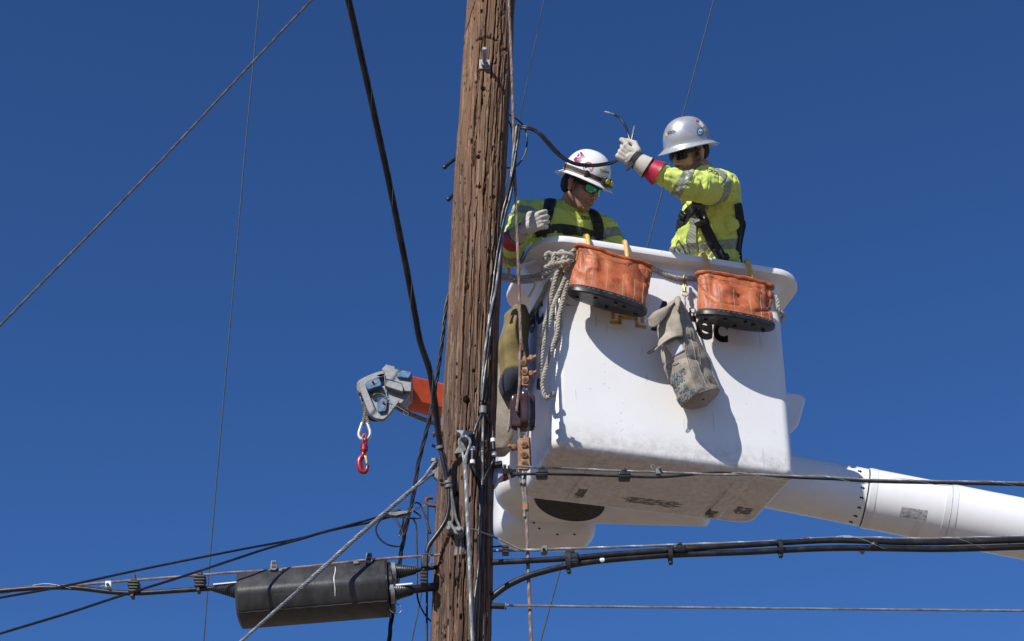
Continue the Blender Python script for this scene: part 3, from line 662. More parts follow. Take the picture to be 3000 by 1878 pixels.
obj('taped_pin', jp([(585, 168), (640, 160), (700, 148), (758, 156), (762, 190), (725, 244), (640, 228), (588, 226)], yj-.064, .04), M['blue_plastic'], jib, bev=.006)
for k, pts in enumerate(([(300, 440), (330, 420), (400, 425), (480, 460), (485, 470), (400, 440), (330, 470), (303, 510)], [(410, 340), (440, 390), (460, 430), (480, 500)], [(470, 520), (560, 560), (640, 605), (700, 640), (725, 665), (700, 682), (670, 670), (665, 640)])):
    obj('wire_lanyard', MB().tube(pxpath([(*zJ(*p), yj-.058+.003*k) for p in pts], .008), .0011, 4), M['strand'], jib)
z7 = lambda x, y: (1000+x*.3968, 1000+y*.3968)
wr = strand(pxpath([(*z7(395, 482), yj+.02), (*z7(470, 518), yj+.05), (*z7(560, 558), yj+.08), (*z7(680, 605), yj+.12), (*z7(760, 640), yj+.16), (1420, 1300, 8.0)]), .0125, 3, .05)
obj('winch_rope', wr, M['rope_dirty'], label='frayed grey-brown winch rope running under the orange jib arm to the pole', cat='rope')
hk = root('load_hook', 'red swivel load hook hanging from a steel rope thimble under the grey jib head', 'hook', P(*z7(165, 975), yj+.02))
yh = yj+.02; M['thimble'] = mat('bright_zinc', (.55, .56, .57), .4, .3, var=.15, vs=40)
zq = lambda x, y, o_=0: (*zJ(x, y), yh+o_)
for s_ in (-1, 1):
    obj('rope_eye', strand(pxpath([zq(205, 590), zq(207+s_*8, 660, .004*s_), zq(207+s_*14, 720), zq(206+s_*32, 790)]), .0098, 3, .036, sides=6), M['rope_dirty'], hk)
obj('thimble', MB().tube(pxpath([zq(*p) for p in [(168, 772), (148, 830), (130, 890), (132, 930), (155, 962), (200, 974), (240, 958), (264, 915), (262, 870), (244, 815), (228, 770)]], .006), .0082, 12), M['thimble'], hk)
obj('thimble', MB().tube(pxpath([zq(x, y, .012) for x, y in [(170, 780), (150, 832), (134, 890), (136, 930), (158, 966), (202, 980), (242, 962), (266, 915), (264, 870), (246, 820), (228, 778)]], .006), .0082, 12), M['thimble'], hk)
t_ = MB().tube(pxpath([zq(*p, -.004) for p in [(178, 1050), (176, 980), (180, 925), (195, 908), (210, 925), (213, 980), (210, 1050)]], .005), .0065, 10)
t_.cyl(P(*zq(195, 1020)), P(*zq(192, 1045)), .012, .019, 14); t_.cyl(P(*zq(192, 1045)), P(*zq(190, 1105)), .019, .0185, 14); t_.cyl(P(*zq(190, 1105)), P(*zq(186, 1135)), .0185, .010, 14)
obj('swivel', t_, M['red_paint'], hk)
pth = pxpath([zq(*p) for p in [(184, 1120), (178, 1160), (150, 1195), (134, 1240), (138, 1300), (160, 1345), (195, 1360), (222, 1335), (232, 1280)]], .005)
obj('hook', MB().tube(pth, [.0095+.0065*math.sin(math.pi*min(1, i/(len(pth)-1)*1.12)) for i in range(len(pth))], 14), M['red_paint'], hk)
obj('safety_latch', MB().prism([P(*zq(*p, -.014)) for p in [(186, 1158), (225, 1158), (236, 1250), (212, 1270), (196, 1200)]], (0, .024, 0)), M['brass'], hk, bev=.003)

def remesh(mb, vox, it=3, fac=.5):
    me = bpy.data.meshes.new('tmp'); me.from_pydata([tuple(p) for p in mb.v], [], mb.f)
    bm = bmesh.new(); bm.from_mesh(me); bmesh.ops.recalc_face_normals(bm, faces=bm.faces); bm.to_mesh(me); bm.free()
    o = bpy.data.objects.new('tmp', me); COL.objects.link(o)
    m_ = o.modifiers.new('r', 'REMESH'); m_.mode = 'VOXEL'; m_.voxel_size = vox
    s_ = o.modifiers.new('s', 'SMOOTH'); s_.factor = fac; s_.iterations = it
    ev = bpy.data.meshes.new_from_object(o.evaluated_get(bpy.context.evaluated_depsgraph_get()))
    out = MB(); out.v = [v_.co.copy() for v_ in ev.vertices]; out.f = [tuple(p.vertices) for p in ev.polygons]; out.n = [v_.normal.copy() for v_ in ev.vertices]
    bpy.data.objects.remove(o); bpy.data.meshes.remove(me); bpy.data.meshes.remove(ev); return out
# ------------------------------------------------------------------ things hung on the bucket
def front(px, py, off=0.0):                          # photo position on a plane 'off' in front of the bucket's face
    p0 = B(0, -hd, .5)-BV*off; n_ = BV; d = ray(px, py); return CAM + d*((p0-CAM).dot(n_)/d.dot(n_))
WB = {}
def wob(p, sc, seed):                                # smooth 3-D noise, about -1..1
    if seed not in WB:
        rg = np.random.default_rng(seed); WB[seed] = [(*[float(a) for a in rg.normal(0, 1, 3)], float(rg.uniform(0, 6.28))) for k in range(7)]
    return sum(math.sin((p.x*a+p.y*b+p.z*c)*sc+d) for a, b, c, d in WB[seed])/3.2
def m_canvas_orange():
    n = NT('orange_tool_bag_vinyl'); v = n.vec()
    c = n.ramp(n.noise(v, 9, 5, .6), (.3, (.37, .085, .026)), (.7, (.52, .145, .048)))
    c = n.mix(n.ramp(n.noise(n.vec((1, 1, .6)), 16, 7, .7), (.50, 0.), (.72, .8)), c, (.15, .055, .025))
    c = n.mix(n.ramp(n.noise(n.vec((1.6, 1.6, .3)), 38, 5, .7), (.585, 0.), (.66, .85)), c, (.055, .03, .025))
    c = n.mix(n.ramp(n.noise(v, 30, 5, .7), (.58, 0.), (.75, .45)), c, (.72, .30, .14))
    return n.out(c, .52, 0, n.noise(v, 45, 5, .6), .35, .004)
M['bag_orange'] = m_canvas_orange()
def m_canvas(name, a, b, dirt):
    n = NT(name); v = n.vec(); c = n.ramp(n.noise(v, 10, 5, .6), (.3, a), (.7, b))
    c = n.mix(n.ramp(n.noise(v, 17, 6, .7), (.50, 0.), (.72, .65)), c, dirt)
    return n.out(c, .9, 0, n.noise(v, 420, 2), .45, .0015)
M['canvas'] = m_canvas('beige_canvas', (.25, .215, .165), (.38, .335, .27), (.14, .115, .085))
M['canvas_dirty'] = m_canvas('dirty_canvas', (.15, .12, .09), (.30, .25, .19), (.08, .065, .05))
M['bag_yellow'] = m_canvas('olive_yellow_vinyl', (.17, .125, .045), (.25, .19, .07), (.08, .06, .03))
M['bag_navy'] = m_canvas('navy_vinyl', (.018, .022, .035), (.035, .04, .055), (.03, .025, .02))
M['thread'] = mat('beige_thread', (.42, .33, .22), .9, 0, bump=0)
M['blue_ink'] = mat('faded_blue_ink', (.085, .165, .215), .9, 0, var=.4, vs=60, col2=(.27, .31, .31), bump=.4, bsc=400)

def sup(t, e): c, s_ = math.cos(t), math.sin(t); return math.copysign(abs(c)**(2/e), c), math.copysign(abs(s_)**(2/e), s_)
def tool_bag(label, tl, tr, bl, br, seed, hooks, hookmats):
    N = 96
    TL, TR = front(*tl, .135), front(*tr, .135); BL, BRr = front(*bl, .145), front(*br, .145)
    rt = root('tool_bag', label, 'tool bag', (BL+BRr)/2, 'orange tool bags on the bucket')
    memo = {}
    def ring(t, gro=0.0, wr=1.0):
        key = (round(float(t), 5), gro, wr)
        if key not in memo: memo[key] = ring_(float(t), gro, wr)
        return memo[key]
    def ring_(t, gro, wr):
        l = TL.lerp(BL, t); r = TR.lerp(BRr, t); c = (l+r)/2; ex = (r-l)/2; hw_ = ex.length+gro; ex.normalize()
        dn = ((BL+BRr)/2-(TL+TR)/2).normalized(); out = ex.cross(dn); out = -out if out.dot(BV) > 0 else out
        out = (out*math.cos(R(19))+dn*math.sin(R(19))).normalized()
        dep = .045+(.092-.045)*min(1, t*1.35)+gro; pts = []
        for k in range(N):
            a = 2*math.pi*k/N; cx, sy = sup(a, 2.35 if t > .3 else 2.8)
            p = c + ex*(cx*hw_) + out*(sy*dep)
            nrm = (ex*cx/hw_+out*sy/dep).normalized()
            f = wr*math.sin(math.pi*min(1, max(0, t/.86)))**.6
            d_ = .007*wob(p, 26, seed)*f + .0085*wob(V((p.x*2.2, p.y*2.2, p.z*.7)), 22, seed+1)*f*(1-.35*t) - .014*f*max(0, 1-7*abs(wob(p, 13, seed+7))) - .008*f*max(0, 1-6*abs(wob(V((p.x, p.y, p.z*.5)), 24, seed+8)))
            sk = (k*18/N) % 1; d_ += .0040*f*(abs(math.sin(math.pi*sk))**.5-.6)
            if t < .16: d_ += .006*wob(V((p.x*3, p.y*3, p.z*3)), 16, seed+5)
            pts.append(p + nrm*d_ + dn*(.010*wob(p, 9, seed+3)*max(0, 1-t*2.2)))
        return pts, c, ex, out, dn
    rs = [ring(t)[0] for t in np.linspace(0, .89, 40)]
    inner = [[q + (c_-q)*.05 + V((0, 0, -.004)) for q in ring(t)[0]] for t, c_ in ((0, ring(0)[1]), (.5, ring(.5)[1]), (.8, ring(.8)[1]))]
    body = MB().loft(list(reversed(inner))+rs, True, False)
    bd = obj('body', body, M['bag_orange'], rt, ang=180)
    obj('hem', MB().tube([p + (V((0, 0, 1))*.003*wob(p, 40, seed+9)) for p in ring(.02, .003)[0]], .0105, 8, closed=True), M['bag_orange'], bd)
    r0, c0_, ex, out, dn = ring(.86, .004, .2); r1 = ring(.875, .0065, 0)[0]; r2 = ring(.98, .007, 0)[0]; r3 = ring(1.0, .001, 0)[0]; cc = ring(1.0)[1]
    bs_ = MB().loft([r0, r1, ring(.93, .0075, 0)[0], r2, r3, [p.lerp(cc, .3) for p in r3]], False, True)
    bo = obj('base', bs_, M['black_rubber'], rt, ang=50)
    st = MB()
    for k in range(N):                               # row of stitches round the base
        if k % 2 == 0:
            a, b_ = ring(.90, .0085, 0)[0][k], ring(.90, .0085, 0)[0][(k+1) % N]; st.cyl(a, b_, .0011, .0011, 5)
    obj('stitching', st, M['thread'], bo)
    hwv = (BRr-BL).length/2
    for sx, sy in ((-.75, -.3), (-.35, .55), (.05, -.5), (.4, .5), (.78, -.2), (.15, .75)):
        q = cc + ex*(sx*hwv) + out*(sy*.08); obj('stud', MB().cyl(q-dn*.004, q+dn*.011, .011, .009, 12), M['black_rubber'], bo)
    for k in range(18):
        i = int(k*N/18) % N
        pth = []
        for t in np.linspace(.17, .86, 16): rr = ring(t)[0]; pth.append(rr[i] + (rr[i]-ring(t)[1]).normalized()*.0008)
        if (pth[4]-(TL+TR)/2).dot(out) > 0: obj('seam', MB().tube(pth, .0012, 5), M['thread'], bd)
    hem = MB().tube([q for q in ring(.17, .0012)[0]], .0012, 5, closed=True); obj('seam', hem, M['thread'], bd)
    for (hx, hy, lean), hm in zip(hooks, hookmats):
        q = front(hx, hy, .09); a = (q-B(0, -hd, 1.13)).dot(BU)-.0178*1.13*0
        pts = [B(a+lean*1.4, -hd-.122, 1.00), B(a+lean, -hd-.114, 1.06), B(a+lean*.4, -hd-.102, 1.115), B(a, -hd-.092, 1.150), B(a+.002, -hd-.07, 1.170), B(a+.012, -hd-.035, 1.178), B(a+.02, -hd-.0, 1.175), B(a+.022, -hd+.02, 1.15), B(a+.022, -hd+.028, 1.09)]
        obj('hook', MB().tube(spline(pts, .008), .0115, 12), M[hm], rt)
    return rt
tool_bag('creased orange tool bag with black base hanging nearer the pole, beside the rope hank', (1692, 717), (1905, 779), (1666, 858), (1888, 925), 3, ((1716, 712, .0), (1830, 735, .0)), ('yellow_hook', 'orange_hook'))
tool_bag('orange tool bag with black base hanging at the right end of the bucket', (2044, 796), (2263, 841), (2045, 928), (2263, 968), 17, ((2066, 776, .012), (2197, 796, .0)), ('orange_hook', 'yellow_hook'))

# ------------------------------------------------------------------ canvas glove bag on a snap clip
def m_canvas_bag():
    n = NT('grimy_glove_bag_canvas'); v = n.vec(); c = n.ramp(n.noise(v, 11, 6, .65), (.3, (.25, .21, .155)), (.7, (.42, .37, .30)))
    c = n.mix(n.ramp(n.noise(v, 15, 7, .75), (.50, 0.), (.70, .75)), c, (.13, .105, .075)); c = n.mix(n.ramp(n.noise(n.vec((1, 1, .4)), 28, 5, .7), (.58, 0.), (.72, .6)), c, (.52, .48, .42))
    low = n.ramp(n.xyz()[2], (.0, 1.), (.07, 0.)); c = n.mix(n.math('MULTIPLY', low, n.ramp(n.noise(v, 22, 5), (.3, .45), (.6, .9))), c, (.16, .125, .085))
    w_ = n.math('ADD', n.math('MULTIPLY', n.noise(v, 55, 5, .6), 1.0), n.math('MULTIPLY', n.noise(v, 420, 2), .25)); return n.out(c, .92, 0, w_, .6, .006)
M['glove_canvas'] = m_canvas_bag()
def glove_bag():
    zb_ = lambda x, y: (1860+x/3.517, 800+y/3.517)
    E1 = [(330, 330, .17), (262, 440, .155), (225, 570, .13), (255, 740, .12), (285, 930, .115), (350, 1110, .115), (420, 1310, .11), (462, 1395, .105)]
    E2 = [(420, 262, .19), (440, 400, .21), (455, 490, .22), (495, 640, .225), (530, 850, .23), (580, 1040, .23), (635, 1190, .225), (655, 1240, .215)]
    E3 = [(495, 318, .15), (545, 390, .14), (590, 490, .13), (655, 645, .12), (745, 850, .115), (820, 1030, .11), (880, 1165, .105), (893, 1200, .10)]
    E4 = [(450, 330, .10), (470, 470, .06), (490, 600, .03), (530, 780, .02), (585, 1000, .015), (640, 1180, .015), (715, 1345, .02), (730, 1375, .03)]
    W = [spline([front(*zb_(x, y), o_) for x, y, o_ in e], .003) for e in (E1, E2, E3, E4)]; nT, nS = 64, 13
    rt = root('glove_bag', 'long beige canvas glove bag with blue print, clipped to the rope between the tool bags', 'bag', front(*zb_(640, 1400), .12))
    def corner(k, t): e = W[k % 4]; x = t*(len(e)-1); i = min(int(x), len(e)-2); return e[i].lerp(e[i+1], x-i)
    def ring(t, amp=1.0):
        c = [corner(k, t) for k in range(4)]; ctr = (c[0]+c[1]+c[2]+c[3])/4; pts = []
        for k in range(4):
            for i in range(nS):
                s_ = i/nS; p = c[k].lerp(c[(k+1) % 4], s_); o_ = (p-ctr).normalized(); edge = min(s_, 1-s_)
                p = p + o_*(.010*math.sin(math.pi*s_)-.006*max(0, 1-edge*9))
                pts.append(p + o_*amp*(.0060*wob(p, 22, 31)+.0042*wob(p, 48, 33)-.008*max(0, 1-5*abs(wob(p, 13, 37)))))
        return pts, ctr
    rings = [[p.lerp(ring(0)[1], .75) + V((0, 0, .012)) for p in ring(0)[0]], [p.lerp(ring(0)[1], .3) + V((0, 0, .006)) for p in ring(0)[0]]] + [ring(t)[0] for t in np.linspace(0, 1, nT)]
    q, c = ring(1.0); dn = (ring(1.0)[1]-ring(.9)[1]).normalized()
    rings += [[p.lerp(c, .10)+dn*.008 for p in q], [p.lerp(c, .5)+dn*.012 for p in q]]
    mb = MB().loft(rings); bd = obj('body', mb, M['glove_canvas'], rt, ang=180); tb = bvh(mb)
    def seam(f, t0, t1, r_=.0026):
        return obj('seam', MB().tube([(lambda r: r[0][int(f*nS*4) % (nS*4)] + (r[0][int(f*nS*4) % (nS*4)]-r[1]).normalized()*.0005)(ring(t)) for t in np.linspace(t0, t1, 46)], r_, 6), M['glove_canvas'], bd)
    seam(0, .1, 1); seam(.25, .05, 1, .0032); seam(.27, .3, 1, .0016); seam(.36, .12, 1); seam(.385, .12, 1, .0016); seam(.5, .02, 1, .0034)
    obj('seam', MB().tube([p + (p-c).normalized()*.001 for p in ring(.995)[0][nS:2*nS+1]], .003, 6), M['glove_canvas'], bd)
    def sheet2(A, Bq, nu=16, nv=18, amp=.005, seed=3, curl=.008):
        A = spline([front(*zb_(x, y), o_) for x, y, o_ in A], .003); Bq = spline([front(*zb_(x, y), o_) for x, y, o_ in Bq], .003); m = MB(); rows = []
        for j_ in range(nv+1):
            a = A[int(round(j_/nv*(len(A)-1)))]; b_ = Bq[int(round(j_/nv*(len(Bq)-1)))]
            rows.append([(lambda p: p - BV*(amp*wob(p, 30, seed)+curl*math.sin(math.pi*i_/nu)) + V((0, 0, 1))*(.025*math.sin(math.pi*i_/nu)*(j_/nv)**2))(a.lerp(b_, i_/nu)) for i_ in range(nu+1)])
        m.add([p for r_ in rows for p in r_], [(j_*(nu+1)+i_, j_*(nu+1)+i_+1, (j_+1)*(nu+1)+i_+1, (j_+1)*(nu+1)+i_) for j_ in range(nv) for i_ in range(nu)]); return m
    def cloth(name, m, mm='glove_canvas', th=.0028):
        o_ = obj(name, m, M[mm], rt, ang=180); s_ = o_.modifiers.new('thick', 'SOLIDIFY'); s_.thickness = th; return o_
    cloth('hood', sheet2([(410, 258, .185), (315, 400, .185), (240, 540, .165), (250, 650, .165), (225, 750, .19), (160, 840, .215)], [(455, 250, .20), (462, 380, .228), (462, 490, .236), (490, 570, .24), (500, 620, .242), (503, 648, .245)]))
    cloth('flap', sheet2([(425, 240, .19), (350, 330, .20), (250, 372, .205), (190, 405, .205), (105, 505, .20)], [(440, 275, .20), (330, 430, .215), (262, 515, .22), (205, 555, .215), (150, 545, .205)], seed=8, curl=.012))
    cloth('flap', sheet2([(430, 238, .18), (462, 240, .20), (476, 300, .225), (470, 390, .235)], [(398, 275, .19), (405, 300, .215), (420, 350, .235), (440, 410, .24)], 8, 10, .003, 12))
    pk = decal(tb, [zb_(320+(440-320)*i/8+(395-320)*j_/8, 742+(672-742)*i/8+(868-742)*j_/8) for j_ in range(9) for i in range(9)], [(j_*9+i, j_*9+i+1, j_*9+i+10, j_*9+i+9) for j_ in range(8) for i in range(8)], .004)
    if pk.f: cloth('label_patch', pk, 'patch_white', .002)
    for txt, o_, ex in (('ALWAYS', (1943, 1126), (68, -33)), ('WEAR', (1967, 1136), (41, -23)), ('YOUR', (1980, 1160), (38, -22)), ('GLOVES', (1989, 1184), (50, -33))):
        m_ = decal_text(tb, txt, o_, ex, (-5, -17), .04, off=.0030)
        if m_.f: obj('print', m_, M['blue_ink'], bd)
    r_ = decal_ring(tb, zb_(352, 965), 6, 2.2, .003); t2 = decal(tb, *thick_line([zb_(385, 945), zb_(450, 925)], 3), off=.003); r_.add(t2.v, t2.f); obj('print', r_, M['blue_ink'], bd)
    h = hit(tb, *zb_(705, 1300))
    if h: obj('grommet', MB().cyl(h[0]-h[1]*.002, h[0]+h[1]*.004, .0065, .0055, 14), M['black_plastic'], rt)
    obj('hem_loop', MB().tube(pxpath_f([(235, 745, .21), (180, 790, .22), (130, 820, .225), (150, 828, .225), (215, 790, .22)], zb_), .0022, 6), M['black_cable'], rt)
    cl = MB()
    cl.tube(spline([front(2003, 846, .045), front(2002, 825, .045), front(2005, 806, .04), front(2008, 822, .04), front(2008, 846, .045)], .006), .0048, 8); cl.cyl(front(2005.5, 843, .045), front(2006, 855, .045), .009, .008, 10)
    obj('snap_clip', cl, M['brass'], rt)
    rg_ = MB(); c_ = front(2006, 861, .05); rg_.tube([c_ + (BU*math.cos(t)+V((0, 0, 1))*math.sin(t))*.015 for t in np.linspace(0, 2*math.pi, 24, endpoint=False)], .003, 6, closed=True)
    obj('clip_ring', rg_, M['brass'], rt)
    obj('swivel_link', MB().tube(spline([front(2006, 864, .055), front(2006, 878, .07), front(2008, 892, .10), front(2003, 903, .14)], .006), .005, 8), M['galv'], rt)
def pxpath_f(pts, z_): return spline([front(*z_(x, y), o_) for x, y, o_ in pts], .006)
M['patch_white'] = mat('white_cloth_patch', (.55, .54, .57), .9, 0, var=.1, vs=20, bump=.3)
glove_bag()

# ------------------------------------------------------------------ bags on the left side of the bucket (mostly behind the pole)
def side_bag_yellow():
    rt = root('side_tool_bag', 'olive yellow bag with navy bottom hanging between pole and bucket', 'tool bag', B(-hw-.1, .0, .42)); N = 48
    def ring(z, g=0):
        hv = np.interp(z, [.46, .54, .7, .95], [.04, .08, .10, .10])+g; hu = np.interp(z, [.46, .54, .7, .95], [.04, .06, .075, .05])+g; pts = []
        for k in range(N):
            cx, sy = sup(2*math.pi*k/N, 3); p = B(-hw-.10+cx*hu, .10+sy*hv, z); d_ = .012*wob(p, 16, 55); pts.append(p + (BU*cx+BV*sy)*d_)
        return pts
    obj('body', MB().loft([ring(z) for z in np.linspace(.57, .95, 18)]), M['bag_yellow'], rt, ang=180)
    obj('base', MB().loft([ring(z, .003) for z in np.linspace(.46, .575, 12)]), M['bag_navy'], rt, ang=180)
    pts = [B(-hw-.10, -.02, .93), B(-hw-.105, -.02, 1.0), B(-hw-.10, -.02, 1.06), B(-hw-.07, -.02, 1.10), B(-hw-.03, -.02, 1.13), B(-hw-.01, -.02, 1.11)]
    obj('hook', MB().tube(spline([P(1500, 815, 7.46), P(1490, 803, 7.42), P(1488, 790, 7.40), P(1494, 779, 7.40), P(1506, 776, 7.43), P(1516, 784, 7.48), P(1520, 800, 7.52)], .008), .0115, 10), M['yellow_hook'], rt)
side_bag_yellow()
def side_bag_canvas():
    rt = root('side_canvas_bag', 'pale canvas bag with dirty dark bottom showing at the right edge of the pole', 'bag', P(1470, 1325, 7.64)); N = 48
    def ring(py, xr, g=0):
        l, r = P(1415, py, 7.64), P(xr, py, 7.64); c = (l+r)/2; h = (r.x-l.x)/2+g; pts = []
        for k in range(N):
            cx, sy = sup(2*math.pi*k/N, 4); p = c + V((cx*h, sy*(.06+g), .01*sy)); pts.append(p + V((cx, sy, 0))*.005*wob(p, 24, 77))
        return pts
    ys = np.linspace(1036, 1268, 30)
    obj('body', MB().loft([ring(y, float(np.interp(y, [1036, 1060, 1090, 1150, 1290], [1474, 1482, 1496, 1501, 1503]))) for y in ys]), M['canvas'], rt, ang=180)
    obj('base', MB().loft([ring(y, float(np.interp(y, [1260, 1290, 1312, 1326], [1504, 1504, 1497, 1478])), .002) for y in np.linspace(1258, 1326, 12)]), M['canvas_dirty'], rt, ang=180)
    obj('leather_tab', MB().prism([P(a, b, 7.565) for a, b in [(1466, 1034), (1474, 1034), (1486, 1050), (1487, 1064), (1480, 1066), (1468, 1050)]], (0, .03, 0)), M['rust_cast'], rt, bev=.003)
    obj('strap', MB().tube(spline([P(1460, 1130, 7.576), P(1478, 1110, 7.576), P(1490, 1130, 7.58), P(1494, 1200, 7.58), P(1488, 1262, 7.576)], .01), .0035, 6), M['canvas'], rt)
    for x, y in ((1497, 1286), (1454, 1306)):
        obj('grommet', MB().cyl(P(x, y, 7.60), P(x, y, 7.574), .008, .007, 12), M['brass'], rt)
side_bag_canvas()

# ------------------------------------------------------------------ ropes on the bucket
rp = [B(-hw-.016, .27, .955), B(-hw-.017, .1, .945), B(-hw-.017, -.12, .94), B(-hw-.015, -hd+.06, .945), B(-hw+.03, -hd-.012, .955), front(1660, 768, .016), front(1760, 770, .014), front(1905, 786, .014), front(1950, 804, .014), front(1990, 815, .014), front(2045, 816, .016), front(2150, 842, .014), front(2262, 863, .014), B(hw-.03, -hd-.012, .935), B(hw+.014, -hd+.05, .93), B(hw+.014, .1, .95)]
obj('perimeter_rope', strand(spline(rp), .0125, 3, .055), M['rope'], label='grey twisted rope tied round the bucket just below its rim', cat='rope')
def hank():
    rt = root('rope_hank', 'knotted hank of grey rope hanging at the front left corner of the bucket', 'rope', front(1600, 1165, .03))
    def st(pts, r_=.0118): return strand(spline([front(*q) for q in pts]), r_, 3, .052, sides=6)
    zz = lambda x, y, o_: (1450+x/2.52, 650+y/2.52, o_)
    hang = [[(480, 320, .075), (455, 380, .07), (430, 480, .05), (405, 590, .035), (385, 700, .03), (350, 790, .03), (328, 870, .03), (335, 930, .03), (355, 960, .03)],
            [(495, 320, .055), (470, 430, .045), (440, 520, .035), (428, 620, .03), (430, 680, .03), (450, 720, .035)],
            [(545, 300, .075), (520, 400, .06), (490, 480, .05), (455, 560, .045), (425, 640, .045), (405, 730, .045), (385, 810, .045), (360, 900, .04), (345, 1000, .04), (335, 1080, .035), (325, 1170, .035)],
            [(585, 290, .06), (550, 390, .055), (520, 500, .05), (495, 600, .045), (470, 700, .045), (462, 800, .045), (440, 880, .045), (415, 950, .045), (385, 1050, .04), (355, 1150, .04), (345, 1200, .04), (355, 1250, .04), (375, 1300, .04), (410, 1290, .045), (435, 1270, .05)],
            [(565, 300, .05), (535, 420, .045), (500, 540, .04), (480, 660, .035), (478, 760, .03), (470, 850, .03), (440, 930, .03)]]
    for h_ in hang: obj('hanging_strand', st([zz(*q) for q in h_]), M['rope'], rt)
    loops = [[(380, 290, .06), (370, 250, .075), (400, 230, .085), (430, 250, .09), (425, 300, .085), (395, 310, .075)],
             [(470, 330, .08), (465, 270, .085), (480, 225, .09), (505, 222, .095), (525, 260, .10), (530, 310, .09), (515, 345, .085)],
             [(490, 340, .09), (500, 280, .10), (520, 240, .10), (545, 235, .095), (550, 280, .09), (540, 330, .085)],
             [(400, 245, .08), (440, 235, .09), (480, 240, .10), (540, 240, .105), (575, 260, .09)],
             [(340, 350, .06), (400, 325, .08), (450, 310, .09), (520, 300, .105), (555, 285, .09)],
             [(345, 385, .05), (400, 370, .06), (440, 350, .07), (490, 320, .085)],
             [(560, 240, .085), (580, 215, .09), (605, 215, .085), (610, 250, .075), (590, 290, .07)]]
    for h_ in loops: obj('knot_loop', st([zz(*q) for q in h_], .0128), M['rope'], rt)
    for dy, dY in ((0, 0), (13, .02)):
        obj('side_line', strand(spline([front(1612, 790+dy*.6, .05), P(1592, 800+dy, 7.16), P(1560, 809+dy, 7.17), P(1520, 812+dy, 7.2+dY), P(1480, 806+dy, 7.25+dY), P(1435, 797+dy, 7.32)]), .0118, 3, .052, sides=6), M['rope'], rt)
    q0, q1 = front(*zz(328, 1165, .035)), front(*zz(322, 1232, .035)); obj('taped_end', MB().cyl(q0, q1, .0125, .011, 12), M['black_plastic'], rt)
    obj('frayed_end', MB().ell(front(*zz(432, 1272, .05)), (.012, .012, .016), nu=10, nv=7), M['rope_dirty'], rt)
hank()
# short tail crossing the step bracket
# ------------------------------------------------------------------ guy wire with strain insulator, right of the pole
gy = root('insulated_guy_wire', 'rusty pinkish guy wire with brown strain insulator hanging beside the pole', 'guy wire', P(1556, 1878, 6.45))
def gyY(py): return float(np.interp(py, [-300, 0, 350, 700, 1878], [6.775, 6.80, 6.865, 6.915, 6.90]))
up = [(x, y, gyY(y)) for x, y in [(1486, -300), (1491, 0), (1495, 100), (1499.5, 215), (1503, 330), (1506, 450), (1511, 566), (1516, 714), (1521, 847), (1524, 950), (1528, 1030)]]
obj('upper_wire', strand(pxpath(up), .0078, 7, .05), M['strand_rust'], gy)
lo = [(x, y, gyY(y)) for x, y in [(1536, 1400), (1541, 1480), (1544, 1560), (1548, 1680), (1552, 1780), (1556, 1878), (1568, 2200)]]
obj('lower_wire', strand(pxpath(lo), .0085, 7, .05), M['strand_rust'], gy)
def bend(pts): return strand(pxpath([(x, y, gyY(y)+o_) for x, y, o_ in pts]), .0068, 6, .045)
obj('wire_loop', bend([(1527, 1010, 0), (1523, 1040, -.02), (1522, 1120, -.015), (1518, 1165, -.03), (1514, 1200, -.05), (1517, 1210, -.03), (1528, 1215, .02)]), M['strand_rust'], gy)
obj('wire_loop', bend([(1529, 1010, 0), (1537, 1050, .0), (1541, 1110, .01), (1545, 1160, .0), (1552, 1195, -.02), (1549, 1230, -.02), (1545, 1285, -.0), (1540, 1370, .0), (1538, 1440, .004), (1540, 1490, 0)]), M['strand_rust'], gy)
obj('wire_loop', bend([(1532, 1215, .02), (1520, 1240, .0), (1521, 1270, .0), (1523, 1330, .01), (1520, 1385, .0), (1530, 1430, -.004), (1536, 1480, -.006), (1537, 1515, -.01)]), M['strand_old'], gy)
def INSMESH(m): return remesh(m, .004, 4)
def rbox(mb, px, py, w_, h_, dp, off, e=4.0, ty=0):
    c = P(px, py, gyY(py)+off); s_ = 1/S(c); up_ = V((0, -.12, 1)).normalized(); N = 28; rings = []
    for t in np.linspace(-1, 1, 15):
        q = (1-abs(t)**4)**.25 if abs(t) < 1 else .0
        rings.append([c + V((1, 0, 0))*(w_/2*s_*sup(2*math.pi*k/N, e)[0]*max(.25, q)) + V((0, 1, 0))*(dp/2*sup(2*math.pi*k/N, e)[1]*max(.25, q)) + up_*(h_/2*s_*1.15*t) for k in range(N)])
    mb.loft(rings); return mb
ins = MB(); rbox(ins, 1512, 1208, 36, 98, .05, .0); rbox(ins, 1538, 1200, 27, 104, .085, -.02); rbox(ins, 1556, 1208, 28, 100, .06, .02, 4)
rbox(ins, 1531, 1236, 44, 50, .07, .01); rbox(ins, 1534, 1176, 40, 40, .06, .03)
io = obj('strain_insulator', INSMESH(ins), M['porcelain'], gy, ang=180, recalc=False)
